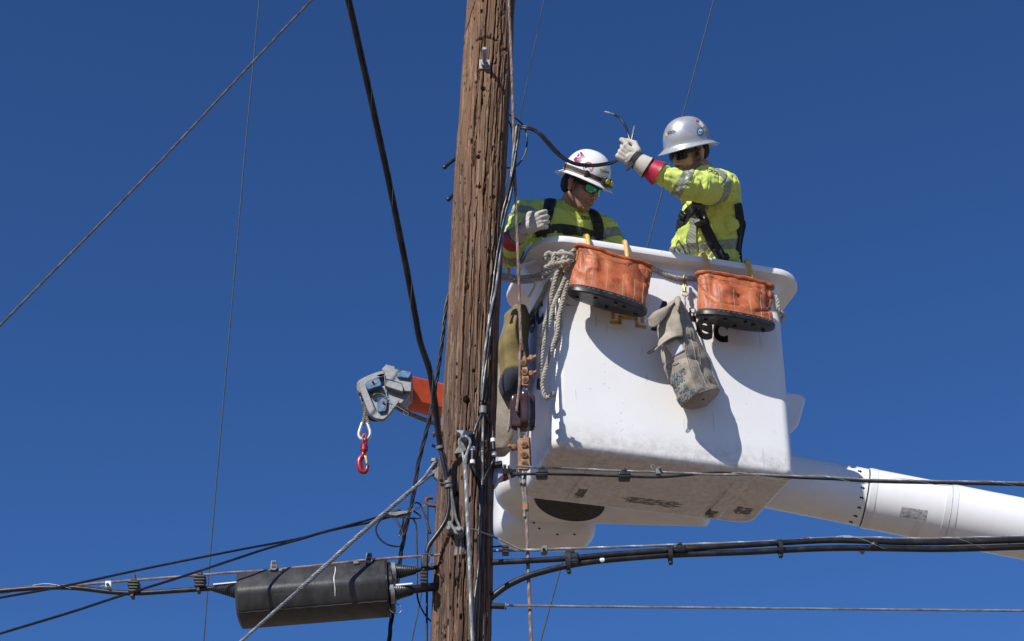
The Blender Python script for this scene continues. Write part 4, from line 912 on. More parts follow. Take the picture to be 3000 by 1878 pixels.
def clamp(cx, cy, w_, h_, lean, name):
    y = gyY(cy)-.012; q = lambda dx, dy, o_=0: P(cx+dx+lean*dy, cy+dy, y+o_)
    mb = MB().prism([q(-w_/2, -h_/2+5), q(-w_/2+6, -h_/2), q(w_/2, -h_/2-4), q(w_/2+2, h_/2-8), q(w_/2-5, h_/2), q(-w_/2, h_/2-2)], (0, .016, 0))
    pl = obj('wire_clamp', mb, M['rust_cast'], gy, bev=.003)
    mb = MB().prism([q(-w_/2+8, -h_/2+2, .026), q(w_/2+4, -h_/2-4, .026), q(w_/2+6, h_/2-8, .026), q(-w_/2+8, h_/2-2, .026)], (0, .016, 0)); obj('backing_plate', mb, M['rust_cast'], pl, bev=.003)
    for dy in (-h_*.30, 0.02*h_, h_*.30):
        mb = MB().cyl(q(2, dy, .06), q(2, dy, -.012), .0085, .0085, 12); mb.cyl(q(2, dy, -.001), q(2, dy, -.012), .016, .0155, 6); mb.cyl(q(2, dy, .045), q(2, dy, .058), .016, .016, 6)
        obj('bolt', mb, M['rust_cast'], pl, bev=.001)
    return pl
def side_bolts(pl, cx, cy, sgn, ys):
    y = gyY(cy)
    for dy in ys:
        a = P(cx, cy+dy, y+.01); d = V((sgn*1.0, -.35, .25)).normalized(); mb = MB().cyl(a, a+d*.055, .009, .009, 12); mb.cyl(a+d*.022, a+d*.036, .017, .017, 6)
        obj('bolt', mb, M['rust_cast'], pl, bev=.001)
c1 = clamp(1534, 1088, 24, 84, .12, 'upper'); side_bolts(c1, 1540, 1088, 1, (-32, 14))
c2 = clamp(1534, 1330, 34, 92, .02, 'lower'); side_bolts(c2, 1522, 1322, -1, (-4,))
obj('crimp_sleeve', MB().cyl(P(1539, 1476, gyY(1476)), P(1540, 1496, gyY(1496)), .0145, .0145, 14), M['rust_cast'], gy)
obj('crimp_sleeve', MB().cyl(P(1527, 1008, gyY(1008)), P(1529, 1030, gyY(1030)), .0125, .013, 12), M['rust_dark'], gy)
# ------------------------------------------------------------------ thin far wires and the upper-left guy
def wire(name, pts, r, m, label, cat='wire', st=None, group=None):
    p = pxpath(pts, .05) if st is None else None
    mb = MB().tube(p, r, 8) if st is None else strand(pxpath(pts, .03), r, st[0], st[1], spt=7)
    return obj(name, mb, M[m], label=label, cat=cat, group=group)
wire('guy_wire', [(1230, -330, 6.4), (913, 0, 6.4), (745, 178, 6.4), (466, 477, 6.4), (230, 720, 6.4), (0, 954, 6.4), (-400, 1365, 6.4)], .0056, 'strand_brown', 'brown stranded guy wire crossing the upper left sky diagonally', 'guy wire', (6, .06))
wire('thin_wire', [(790, -350, 10), (759, 0, 10), (742, 186, 10), (718, 440, 10), (696, 696, 10), (670, 1000, 10), (643, 1310, 10), (617, 1615, 10), (597, 1878, 10), (570, 2200, 10)], .0042, 'strand_green', 'thin dark wire running steeply down the left sky behind the splice closure')
wire('thin_wire', [(1666, -350, 9.5), (1594, 0, 9.5), (1525, 335, 9.5), (1410, 893, 9.5), (1228, 1776, 9.5), (1207, 1878, 9.5), (1160, 2110, 9.5)], .0044, 'strand_green', 'thin grey-green wire coming down just right of the pole top', 'wire', (3, .05))
wire('thin_wire', [(2185, -350, 10), (2091, 0, 10), (1997, 350, 10), (1897, 720, 10), (1660, 1600, 10), (1584, 1878, 10), (1500, 2190, 10)], .0045, 'strand_green', 'thin wire passing behind the worker in the silver hat and behind the bucket')

# ------------------------------------------------------------------ thick lashed cable coming in from the top left
cb = root('overhead_cable', 'thick black lashed cable sagging in from top left and clipped to the pole', 'cable', P(1250, 1600, 6.8))
def cY(y): return float(np.interp(y, [-400, 0, 1000, 1300, 1420, 1630], [4.9, 5.35, 6.45, 6.72, 6.755, 6.78]))
cpts = [(920, -400), (1018, 0), (1050, 140), (1080, 273), (1108, 400), (1137, 534), (1165, 670), (1192, 807), (1215, 930), (1228, 1000), (1254, 1079), (1264, 1131), (1274, 1198), (1280, 1258), (1288, 1306), (1302, 1369), (1313, 1417), (1316, 1450), (1315, 1484), (1306, 1524), (1282, 1563), (1258, 1595), (1250, 1618)]
cp = pxpath([(x, y, cY(y)) for x, y in cpts], .02)
obj('cable', MB().tube(cp, .0098, 14), M['black_cable'], cb)
i_l = min(range(len(cp)), key=lambda i: abs(PROJ(cp[i])[1]-1400))
mess = [p + V((.0122, -.004, .0)) for p in cp[:i_l]]
obj('messenger_wire', strand(mess[::2], .0056, 6, .05), M['black_cable'], cb)
obj('lashing_wire', helix(cp[:i_l:2], .018, .42, .0008), M['strand'], cb)
obj('messenger_tail', strand(pxpath([(1313, 1400, 6.742), (1322, 1440, 6.755), (1330, 1490, 6.765), (1336, 1520, 6.768), (1346, 1542, 6.77), (1356, 1560, 6.77)]), .0068, 6, .05), M['strand_old'], cb)
obj('messenger_tail', strand(pxpath([(1322, 1440, 6.75), (1325, 1480, 6.76), (1326, 1520, 6.765), (1322, 1535, 6.77)]), .0060, 6, .05), M['strand_old'], cb)
for y in (1306, 1417, 1430):
    k = min(range(len(cp)), key=lambda i: abs(PROJ(cp[i])[1]-y)); t = (cp[k+1]-cp[k]).normalized(); a = cp[k]
    clp = obj('cable_clip', MB().tube([a - t*.007, a + t*.007], .0175, 14), M['galv_dark'], cb, bev=.002)
    obj('clip_screw', MB().cyl(a+V((-.022, -.005, .004)), a+V((-.034, -.012, .006)), .007, .007, 6), M['black_plastic'], clp)

# dark triplex hanging down behind the pole's left side
tp = [(1330, 820, 7.12), (1308, 894, 7.1), (1296, 994, 7.08), (1284, 1081, 7.05), (1267, 1180, 7.03), (1255, 1242, 7.02), (1242, 1292, 7.02), (1224, 1366, 7.02), (1211, 1453, 7.02), (1193, 1528, 7.02), (1174, 1627, 7.02), (1161, 1727, 7.02), (1149, 1801, 7.02), (1140, 1878, 7.02), (1120, 2100, 7.0)]
obj('twisted_service_cable', strand(pxpath(tp), .0105, 3, .26, sides=8, spt=16), M['black_cable'], label='black twisted service cable hanging down behind the left side of the pole', cat='cable')

# service cable down the pole's front right, with splice sleeves
sv = root('pole_service_cable', 'grey and black service cable running down the right front of the pole with taped splices', 'cable', P(1388, 1878, 6.7))
main = [(1517, 372), (1514, 410), (1509, 450), (1500, 520), (1489, 580), (1478, 625), (1469, 680), (1461, 735), (1455, 790), (1449, 850), (1441, 900), (1434, 950), (1428, 1010), (1421, 1080), (1417, 1130), (1414.5, 1180)]
def svY(x, y): return min(6.875, yp(min(x, pole_c(y)[0]+pole_c(y)[1]*.48), y, .016))
mp = [(x, y, svY(x, y)) for x, y in main]
base_p = pxpath(mp, .02); fr = frames(base_p)
for k, (m_, r_) in enumerate((('strand', .0058), ('black_cable', .0068), ('black_cable', .0068))):
    pp = [p + a*(.0088*math.cos(i*.10+k*2.09)) + b*(.0088*math.sin(i*.10+k*2.09)) for i, (p, (t, a, b)) in enumerate(zip(base_p, fr))]
    if m_ == 'strand': obj('bare_neutral', strand(pp, r_, 6, .05), M[m_], sv)
    else: obj('insulated_conductor', MB().tube(pp, r_, 9), M[m_], sv)
y_ = lambda x, y, o_=.014: yp(x, y, o_)
sp = lambda pts, o_=.014: pxpath([(x, y, y_(x, y, o_)) for x, y in pts], .015)
obj('tape_wrap', MB().tube(sp([(1415, 1192), (1415, 1212)], .018), .017, 12), M['grey_plastic'], sv)
obj('bare_neutral', strand(sp([(1415, 1195), (1414.5, 1245), (1414, 1290), (1413, 1340), (1412, 1410), (1411, 1440), (1408, 1500), (1406, 1560), (1404, 1610), (1400, 1680), (1394, 1760), (1388, 1830), (1383, 1890), (1377, 2000)], .016), .0060, 6, .05), M['strand'], sv)
obj('neutral_serving', helix(sp([(1414, 1288), (1413, 1335)], .016), .0068, .012, .0022, 5), M['strand'], sv)
lc = [(1413, 1210), (1402, 1232), (1393, 1255), (1387, 1280), (1385, 1312)]; rc = [(1416, 1210), (1425, 1224), (1437, 1238), (1443, 1252), (1445, 1285)]
l2 = [(1384, 1356), (1385, 1365), (1391, 1380), (1401, 1395), (1410, 1410)]; r2 = [(1447.5, 1332), (1447, 1345), (1440, 1362), (1430, 1380), (1420, 1400), (1415, 1415)]
for pts in (lc, rc, l2, r2): obj('insulated_conductor', MB().tube(pxpath([(x, y, min(6.88, y_(min(x, 1440), y, .018))) for x, y in pts], .008), .0066, 9), M['black_cable'], sv)
for a, b in (((1385, 1311), (1384, 1358)), ((1444, 1286), (1447.5, 1334))):
    q = lambda t: P(a[0]+(b[0]-a[0])*t, a[1]+(b[1]-a[1])*t, min(6.87, y_(min(a[0], 1438), a[1], .022)))
    sl_ = obj('splice_sleeve', MB().cyl(q(.1), q(.9), .0098, .0098, 14), M['black_plastic'], sv)
    for t0, t1 in ((-.02, .2), (.8, 1.02)): obj('white_cap', MB().cyl(q(t0), q(t1), .0112, .0112, 14), M['white_plastic'], sl_, bev=.001)
lowA = [(1412, 1412), (1411, 1430), (1408, 1480), (1405, 1530), (1402, 1570), (1403, 1620), (1402, 1660), (1398, 1700), (1391, 1760), (1387, 1820), (1389, 1890), (1385, 2000)]
lowB = [(1416, 1412), (1417, 1430), (1413, 1480), (1408, 1540), (1408, 1600), (1405, 1660), (1396, 1720), (1388, 1780), (1386, 1880), (1380, 2000)]
obj('tape_wrap', MB().tube(sp([(1414, 1408), (1413.5, 1424)], .02), .0125, 10), M['black_plastic'], sv)
for pts in (lowA, lowB): obj('insulated_conductor', MB().tube(sp(pts, .02 if pts is lowA else .010), .0068, 9), M['black_cable'], sv)

# guy grip in front of the pole
gg = root('down_guy_wire', 'pale galvanised wire grip running down the front of the pole from a T-shaped plate', 'guy wire', P(1384, 1878, 6.45))
def gY(y): return 6.735 - .30*max(0, (y-1290))/590
for pts in ([(1361, 1279), (1350, 1283), (1345, 1292), (1349, 1312), (1357, 1334), (1361, 1360)], [(1362, 1279), (1372, 1284), (1378, 1292), (1374, 1312), (1367, 1332), (1364, 1360)]):
    obj('grip_leg', strand(pxpath([(x, y, gY(y)-.004) for x, y in pts]), .0068, 5, .05), M['strand'], gg)
obj('wrapped_grip', strand(pxpath([(x, y, gY(y)) for x, y in [(1362, 1338), (1364, 1380), (1366, 1420), (1369, 1500), (1373, 1570), (1376, 1640), (1377, 1659)]]), .0098, 7, .06), M['strand'], gg)
obj('guy_strand', strand(pxpath([(x, y, gY(y)) for x, y in [(1376, 1652), (1378, 1720), (1380, 1790), (1384, 1878), (1398, 2150)]]), .0068, 6, .06), M['strand'], gg)

# diagonal guy leaving the pole to the lower left
dg = root('diagonal_guy_wire', 'silver stranded guy wire descending to the lower left in front of the splice closure', 'guy wire', P(708, 1878, 6.2))
dpts = [(1214, 1429, 6.86), (1180, 1458, 6.83), (1131, 1500, 6.79), (1047, 1573, 6.71), (960, 1652, 6.63), (876, 1729, 6.55)]
obj('wire_grip', strand(pxpath(dpts), .0098, 6, .10), M['strand'], dg)
obj('guy_strand', strand(pxpath([(880, 1725, 6.555), (790, 1804, 6.47), (708, 1878, 6.40), (500, 2063, 6.2)]), .0068, 6, .08), M['strand'], dg)
obj('grip_leg', strand(pxpath([(1278, 1352, 6.9), (1262, 1372, 6.9), (1240, 1402, 6.88), (1214, 1429, 6.86)]), .0068, 5, .05), M['strand'], dg)
obj('grip_leg', strand(pxpath([(1270, 1387, 6.9), (1250, 1402, 6.89), (1230, 1418, 6.87), (1205, 1436, 6.85)]), .0068, 5, .05), M['strand_old'], dg)

# ------------------------------------------------------------------ strands and cables to the right
def hanger(rt, x, y, w_, h_, Y, strap=None, m='black_plastic'):
    mb = MB(); boxpx(mb, x-w_/2, y-h_*.15, x+w_/2, y+h_*.75, Y-.02, .04); o_ = obj('cable_hanger', mb, M[m], rt, bev=.004)
    mb = MB(); boxpx(mb, x-w_*.16, y-h_*.5, x+w_*.16, y-h_*.2, Y-.012, .024); boxpx(mb, x-w_*.30, y-h_*.30, x+w_*.22, y-h_*.13, Y-.016, .032); obj('hanger_clip', mb, M[m], o_, bev=.003)
    for k in range(2):
        mb = MB(); yy = y+h_*(.12+.28*k); boxpx(mb, x-w_/2-1.0, yy, x+w_/2+1.0, yy+h_*.16, Y-.023, .046); obj('hanger_rib', mb, M[m], o_, bev=.002)
    if strap:
        xs, y0, y1, dep = strap; c = P(xs, (y0+y1)/2, Y); hh = (P(xs, y0, Y)-P(xs, y1, Y)).length/2; ring = []
        pts = [c + V((0, dep*math.cos(t), hh*math.sin(t))) for t in np.linspace(0, 2*math.pi, 28, endpoint=False)]
        mb = MB(); rg = [[p + V((sx*.009, 0, 0)) + (p-c).normalized()*g_ for sx, g_ in ((-1, 0), (1, 0), (1, .0035), (-1, .0035))] for p in pts]; rg.append(rg[0]); mb.loft(rg, False, False)
        obj('hanger_strap', mb, M[m], o_); mb = MB(); boxpx(mb, xs-3, y1-3, xs+9, y1+5, Y-.012, .024); obj('strap_buckle', mb, M[m], o_, bev=.003)
YU = 6.86
uc = root('upper_span_cable', 'thin black cable lashed to a strand, crossing just under the bucket to the right', 'cable', P(1510, 1392, YU))
us = [(1512, 1366), (1560, 1369), (1700, 1374.5), (1832, 1380.5), (1950, 1384), (2060, 1389), (2112, 1391), (2200, 1390), (2327, 1395.5), (2440, 1399), (2560, 1406), (2780, 1410.5), (3000, 1415), (3400, 1426)]
obj('support_strand', strand(pxpath([(x, y, YU) for x, y in us]), .0054, 6, .05), M['strand'], uc)
ucb = [(1500, 1391.5), (1570, 1388.5), (1700, 1391), (1830, 1395.5), (1913, 1398), (1965, 1396), (2018, 1391), (2070, 1386.5), (2109, 1385), (2218, 1390), (2327, 1399), (2440, 1403.5), (2560, 1411), (2780, 1416), (3000, 1421), (3400, 1432)]
ucp = pxpath([(x, y, YU+.004) for x, y in ucb], .03); obj('cable', MB().tube(ucp, .0062, 10), M['black_cable'], uc)
obj('lashing_wire', helix(pxpath([(x, y+3, YU) for x, y in us[6:]], .05), .0135, .36, .0012), M['strand'], uc)
hanger(uc, 1588, 1377, 33, 24, YU); hanger(uc, 1830, 1383, 34, 24, YU)
mb = MB(); boxpx(mb, 1922, 1370, 1938, 1388, YU-.012, .02); lcp = obj('lashing_clamp', mb, M['grey_plastic'], uc, bev=.003)
obj('clamp_bolt', MB().cyl(P(1931, 1369, YU-.012), P(1931, 1369, YU-.03), .006, .006, 6), M['galv'], lcp)
obj('wire_tail', MB().tube(pxpath([(1922, 1375, YU-.01), (1912, 1373, YU-.012), (1907, 1365, YU-.01), (1913, 1361, YU-.012), (1919, 1368, YU-.01)], .005), .0014, 5), M['strand'], lcp)

YL = 6.88
lcb = root('lower_span_cables', 'pair of thick black cables strapped under a strand, leaving the pole to the right', 'cable', P(1443, 1650, YL))
ls = [(1420, 1614), (1443, 1614), (1585, 1611), (1632, 1609), (1731, 1606), (1864, 1601), (1996, 1596), (2130, 1591.5), (2250, 1587), (2330, 1583), (2420, 1577), (2560, 1576), (2640, 1578), (2747, 1578), (3000, 1571.5), (3400, 1560)]
obj('support_strand', strand(pxpath([(x, y, YL+.006) for x, y in ls]), .0062, 6, .055), M['strand'], lcb)
lu = [(1400, 1650), (1443, 1648), (1565, 1642), (1665, 1636), (1797, 1624), (1930, 1614), (2062, 1604), (2200, 1596), (2309, 1589), (2418, 1583.5), (2500, 1584), (2620, 1588.5), (2747, 1589), (2880, 1586), (3000, 1582.5), (3400, 1571)]
lup = pxpath([(x, y, YL) for x, y in lu], .03); obj('cable', MB().tube(lup, .0128, 14), M['black_cable'], lcb)
ll = [(1405, 1790), (1425, 1765), (1443, 1748), (1483, 1718), (1523, 1698), (1565, 1682), (1665, 1657), (1764, 1642), (1930, 1628), (2062, 1622), (2200, 1617), (2309, 1611), (2418, 1606.5), (2520, 1605.5), (2640, 1607.5), (2747, 1609), (2880, 1606), (3000, 1602), (3400, 1591)]
LLC = MB().tube(pxpath([(x, y, YL+.01) for x, y in ll], .03), .0138, 14); obj('cable', LLC, M['black_cable'], lcb)
obj('lashing_wire', helix(pxpath([(x, y+14, YL+.004) for x, y in ls[10:]], .05), .031, .42, .0013), M['strand'], lcb)
hanger(lcb, 1676, 1624, 36, 36, YL, (1665, 1613, 1672, .024)); hanger(lcb, 1992, 1599, 33, 22, YL, (1963, 1600, 1645, .022)); hanger(lcb, 2288, 1600, 0.1, .1, YL, (2286, 1583, 1625, .022))
for a, b in ((1473, 1489),):
    mb = MB(); boxpx(mb, a, 1597, b, 1618, YL-.02, .04); o_ = obj('cable_spacer', mb, M['black_plastic'], lcb, bev=.003); mb = MB()
    for yy in (1599, 1606, 1613): boxpx(mb, a-2, yy, b+2, yy+3.5, YL-.023, .046)
    obj('spacer_rib', mb, M['black_plastic'], o_)
mb = MB().prism([P(a, b, YL-.02) for a, b in [(1585, 1617), (1586, 1604), (1591, 1597), (1603, 1597), (1605, 1612), (1601, 1617)]], (0, .04, 0)); o_ = obj('strand_clamp', mb, M['grey_plastic'], lcb, bev=.003)
obj('clamp_bolt', MB().cyl(P(1593, 1610, YL-.02), P(1593, 1610, YL-.032), .008, .007, 6), M['black_plastic'], o_)
mb = MB(); boxpx(mb, 2352, 1571, 2361, 1581, YL-.01, .02); obj('lashing_clamp', mb, M['rust_dark'], lcb, bev=.003)
mb = MB().tube(pxpath([(2361, 1579, YL), (2368, 1574, YL), (2372, 1571, YL), (2374, 1580, YL)], .01), .0016, 5); obj('wire_tail', mb, M['strand'], lcb)
mb = MB().ell(P(2562, 1597, YL-.004), (.02, .016, .018), nu=9, nv=6); mb.prism([P(a, b, YL-.006) for a, b in [(2552, 1594), (2566, 1592), (2574, 1600), (2558, 1604)]], (0, .012, 0)); obj('torn_tape', mb, M['black_plastic'], lcb); obj('torn_tape', MB().prism([P(a, b, YL-.004) for a, b in [(2517, 1612), (2537, 1612), (2528, 1624)]], (0, .01, 0)), M['black_plastic'], lcb)
sp_ = decal_grid(bvh(LLC), (1764, 1640), (7, -1), (1, 7), 5, 4, .0012, True)
if sp_.f: obj('paint_splash', sp_, M['white_plastic'], lcb, ang=180)
obj('spur_wire', MB().tube(pxpath([(1420, 1603, YL), (1443, 1602, YL), (1475, 1600, YL)], .02), .0045, 8), M['black_cable'], lcb)
dw = obj('grey_drop_wire', MB().tube(pxpath([(1372, 1551, yp(1372, 1551, .03)), (1390, 1552, yp(1390, 1552, .022)), (1411, 1560, yp(1411, 1560, .02)), (1443, 1572, 6.86), (1465, 1581, 6.86), (1482, 1589, 6.86), (1502, 1599, 6.86), (1520, 1608, 6.86), (1545, 1613, 6.865), (1580, 1613, 6.87)], .012), .0042, 8), M['grey_plastic'], label='thin grey drop wire curving from the pole down to the lower strand', cat='wire')
bs = root('bottom_span_wire', 'single bare strand with ribbed black sleeve leaving the pole at the lower right', 'wire', P(1443, 1775, YL))
obj('strand', strand(pxpath([(1420, 1773, YL), (1483, 1774, YL), (1700, 1777, YL), (2200, 1782, YL), (2600, 1786, YL), (3000, 1789.5, YL), (3400, 1793, YL)]), .0052, 6, .06), M['strand_old'], bs)
mb = MB().cyl(P(1438, 1775, YL), P(1478, 1777, YL), .012, .012, 12); slv = obj('sleeve', mb, M['black_rubber'], bs)
for k in range(10): x = 1444+k*3.5; obj('sleeve_rib', MB().cyl(P(x, 1775+k*.18, YL), P(x+1.8, 1775+k*.18, YL), .0132, .0132, 12), M['black_rubber'], slv)
obj('ferrule', MB().cyl(P(1479, 1777, YL), P(1484, 1777, YL), .0145, .0135, 10), M['galv_dark'], bs)

# ------------------------------------------------------------------ left side: strand, splice closure, cables, drop wires
YS = 6.80
ss = root('left_support_strand', 'brown support strand carrying the splice closure, running left from the pole', 'strand', P(1267, 1627, YS))
lsp = [(1290, 1625), (1267, 1627), (1084, 1640), (935, 1656), (786, 1671), (700, 1676), (600, 1683.5), (406, 1699), (300, 1708), (203, 1716), (100, 1719), (0, 1727), (-400, 1760)]
obj('strand', strand(pxpath([(x, y, YS) for x, y in lsp]), .0056, 6, .05), M['strand_rust'], ss)
def grip(x, y, h_):
    mb = MB()
    for i in range(4): boxpx(mb, x-15+i*1.2-2*(i % 2), y+2+i*8.6, x+19-i*1.0+1.5*(i % 2), y+9.8+i*8.6, YS-.028+.002*(i % 2), .05)
    o_ = obj('cable_spacer', mb, M['black_rubber'], ss, bev=.004)
    mb = MB(); boxpx(mb, x-1, y-15, x+8, y+3, YS-.014, .02); boxpx(mb, x-4, y-3, x+11, y+3, YS-.02, .03); obj('spacer_strap', mb, M['black_plastic'], o_, bev=.002)
    mb = MB(); boxpx(mb, x-7, y+34, x+3, y+50, YS-.02, .04); obj('strap_end', mb, M['black_plastic'], o_, bev=.002)
grip(388, 1697, 40); grip(582, 1681, 40)
mb = MB(); boxpx(mb, 308, 1701, 326, 1720, YS-.016, .025); o_ = obj('lashing_clamp', mb, M['white_plastic'], ss, bev=.003); obj('clamp_bolt', MB().cyl(P(315, 1712, YS-.016), P(315, 1712, YS-.03), .007, .007, 6), M['rust_dark'], o_)
obj('wire_tail', MB().tube(pxpath([(307, 1715, YS), (298, 1716, YS), (292, 1719, YS), (300, 1720, YS), (306, 1717, YS)], .006), .0012, 4), M['strand'], o_)
lc_ = [(640, 1723), (620, 1724), (522, 1730.5), (440, 1736), (391, 1738), (333, 1735), (297, 1731), (261, 1726.5), (203, 1721), (116, 1722), (58, 1726), (0, 1731), (-400, 1765)]
obj('left_cable', MB().tube(pxpath([(x, y, YS) for x, y in lc_], .03), .0105, 12), M['black_cable'], label='black cable leaving the left end of the splice closure along the strand', cat='cable')
obj('lashing_wire', helix(pxpath([(x, y, YS) for x, y in [(210, 1720), (116, 1721), (0, 1730), (-200, 1747)]], .03), .015, .36, .0012), M['strand'], ss)

cl = root('splice_closure', 'large black plastic splice closure hanging under the strand left of the pole', 'splice closure', P(925, 1815, 6.86))
def closure():
    # profile in (toward camera, up) metres, seen from the end; extruded along the closure's axis
    L0, L1 = P(697, 1758, 6.86), P(1141, 1722, 6.86); ax = (L1-L0).normalized(); upv = V((0, 0, 1)); upv = (upv-ax*upv.dot(ax)).normalized(); nr = upv.cross(ax); nr = -nr if nr.y > 0 else nr
    prof = [(.02, .126), (.046, .125), (.056, .121), (.064, .112), (.088, .065), (.111, .018), (.116, .004), (.1175, -.010), (.114, -.026), (.099, -.060), (.086, -.088), (.078, -.096), (.072, -.099), (.070, -.102), (.05, -.112), (.0, -.122), (-.06, -.118), (-.1, -.08), (-.11, 0), (-.10, .08), (-.06, .122)]
    prof = [(a, b*.90-.002) for a, b in prof]; L = (L1-L0).length; rings = []
    for t, q in ((0, .80), (.008, .93), (.022, 1.0), (.3, 1), (.6, 1), (.975, 1), (.99, .97), (1.0, .92)):
        rings.append([L0 + ax*(L*t) + nr*(a*q) + upv*(b*q) for a, b in prof])
    o_ = obj('case', MB().loft(rings), M['closure'], cl, ang=25)
    s_ = MB().tube([L0 + ax*(L*t) + nr*.0785 + upv*(-.0905+.0012*math.sin(t*70)) for t in np.linspace(.012, .985, 60)], .0035, 6); obj('seam_lip', s_, M['black_rubber'], o_)
    e = [L1 + nr*(a*.9) + upv*(b*.9) for a, b in prof]; obj('end_cap', MB().prism(e, ax*.02), M['black_plastic'], o_, bev=.004)
    obj('end_flange', MB().prism([L1 - ax*.012 + nr*(a*1.03) + upv*(b*1.03) for a, b in prof], ax*.01), M['black_plastic'], o_, bev=.002)
    return L0, L1, ax, upv, nr, o_
def m_closure():
    n = NT('scuffed_black_plastic'); v = n.vec(); c = n.ramp(n.noise(n.vec((1, 1, .35)), 16, 7, .7), (.35, (.020, .020, .021)), (.75, (.060, .058, .056)))
    c = n.mix(n.ramp(n.noise(n.vec((.3, 1, 1), (0, .5, 0)), 60, 3), (.68, 0.), (.73, .5)), c, (.09, .085, .078))
    return n.out(c, n.ramp(n.noise(v, 20, 4), (.3, .34), (.7, .5)), 0, n.noise(v, 130, 3), .25, .002)
M['closure'] = m_closure()
L0, L1, ax, upv, nr, case = closure()
def boot(a, b, r0, r1, band=True, n=9):
    a, b = V(a), V(b); pr = []; k = 26
    for i in range(k+1):
        t = i/k; r_ = r0+(r1-r0)*t**.8; pr.append(r_*(1+.07*(i % 2)))
    o_ = obj('cable_boot', MB().tube([a.lerp(b, i/k) for i in range(k+1)], pr, 20), M['black_rubber'], cl, ang=20)
    if band:
        d = (b-a).normalized(); obj('hose_clamp', MB().cyl(a+d*.004, a+d*.020, r0*1.09, r0*1.07, 24), M['galv'], o_)
    return o_
bl_ = boot(P(702, 1731, 6.80), P(624, 1723, YS), .038, .014, False)
obj('tooth_strip', MB().prism([P(a, b, 6.775) for a, b in [(624, 1710), (698, 1703), (698, 1706), (625, 1713)]], (0, .012, 0)), M['white_plastic'], bl_)
b1 = boot(P(1143, 1677, 6.80), P(1218, 1671, 6.815), .040, .016); b2 = boot(P(1138, 1738, 6.80), P(1208, 1728, 6.815), .043, .021)
obj('tooth_strip', MB().prism([P(a, b, 6.775) for a, b in [(1150, 1712), (1208, 1707), (1208, 1711), (1150, 1717)]], (0, .012, 0)), M['white_plastic'], b2)
obj('exit_cable', MB().tube(pxpath([(1212, 1672, 6.815), (1250, 1666, 6.83), (1290, 1660, 6.86)], .02), .0095, 12), M['black_cable'], cl); obj('exit_cable', MB().tube(pxpath([(1203, 1728, 6.815), (1240, 1723, 6.83), (1280, 1718, 6.86)], .02), .0185, 14), M['black_rubber'], cl)
for x, y in ((802, 1655), (1081, 1633)):
    mb = MB(); q = lambda dx, dy, o_=0: P(x+dx, y+dy, YS-.02+o_); mb.prism([q(-12, 14), q(-8, -14), q(8, -14), q(11, 10), (q(4, 16))], (0, .012, 0)); o_ = obj('hanger_bracket', mb, M['grey_plastic'], cl, bev=.003)
    for dy in (-10, 1): mb = MB().prism([q(-5, dy, -.002), q(5, dy, -.002), q(6, dy+7, -.002), q(-6, dy+7, -.002)], (0, .006, 0)); obj('bracket_slot', mb, M['black_plastic'], o_)
    mb = MB(); xx = x+(22 if x < 900 else -38); boxpx(mb, xx-8, y+10, xx+9, y+19, YS-.018, .03); obj('strand_clip', mb, M['grey_plastic'], o_, bev=.004)
d_ = bvh(MB().add([o for o in [v_.co.copy() for v_ in []]], [])) if False else None
chalk = MB().tube([L0 + ax*((L1-L0).length*(.655+.004*math.sin(t*9)-.006*t)) + nr*a + upv*b for t, (a, b) in zip(np.linspace(0, 1, 7), [(.074, .084), (.085, .064), (.096, .043), (.109, .0205), (.1175, -.002), (.112, -.0326), (.0985, -.0596)])], [.001, .0022, .0018, .0026, .0016, .0024, .0012], 6); obj('paint_mark', chalk, M['white_plastic'], case)
obj('tie_wire', MB().tube(pxpath([(1142, 1785, 6.80), (1150, 1794, 6.79), (1166, 1798, 6.79), (1176, 1788, 6.79), (1172, 1774, 6.8), (1160, 1768, 6.8)], .006), .0016, 5), M['black_cable'], cl)

# cable clip block where the thick cable meets the strand
cc_ = root('strand_crossover_clip', 'black clip block joining thick cable to strand at the pole left edge', 'clip', P(1245, 1760, 6.78))
mb = MB(); boxpx(mb, 1233, 1622, 1254, 1662, 6.755, .05); obj('block', mb, M['black_rubber'], cc_, bev=.006)
mb = MB()
for i in range(4): boxpx(mb, 1231+i % 2, 1672+i*9.5, 1253-i % 2, 1681+i*9.5, 6.745, .045)
mb.cyl(P(1241, 1660, 6.77), P(1243, 1674, 6.77), .010, .010, 8); mb.cyl(P(1243, 1708, 6.77), P(1244, 1722, 6.77), .012, .008, 8); obj('ribbed_spacer', mb, M['black_rubber'], cc_, bev=.004)
obj('steel_tie', MB().tube(pxpath([(1255, 1626, 6.75), (1264, 1634, 6.75), (1262, 1648, 6.75), (1256, 1655, 6.75), (1266, 1662, 6.76), (1270, 1650, 6.78), (1268, 1630, 6.79)], .005), .0022, 5), M['strand_old'], cc_)

wd = lambda name, pts, r, lab: obj(name, MB().tube(pxpath(pts, .02), r, 8), M['black_cable'], label=lab, cat='wire', group='black drop wires left of the pole')
wd('drop_wire', [(1160, 1503, 6.9), (1140, 1507, 6.9), (1103, 1516, 6.9), (1028, 1537, 6.88), (935, 1562, 6.84), (861, 1581, 6.8), (700, 1611, 6.7), (435, 1664, 6.6), (232, 1708, 6.5), (116, 1731, 6.45), (0, 1751, 6.4), (-400, 1822, 6.3)], .0052, 'upper of two black drop wires fanning out to the left edge')
wd('drop_wire', [(1160, 1509, 6.92), (1135, 1516, 6.92), (1084, 1530, 6.9), (1010, 1545, 6.88), (954, 1558, 6.84), (879, 1580, 6.78), (786, 1606, 6.7), (700, 1634, 6.6), (522, 1693, 6.5), (362, 1743, 6.4), (203, 1795, 6.3), (0, 1856, 6.2), (-400, 1976, 6.1)], .0056, 'lower black drop wire descending to the bottom left corner')
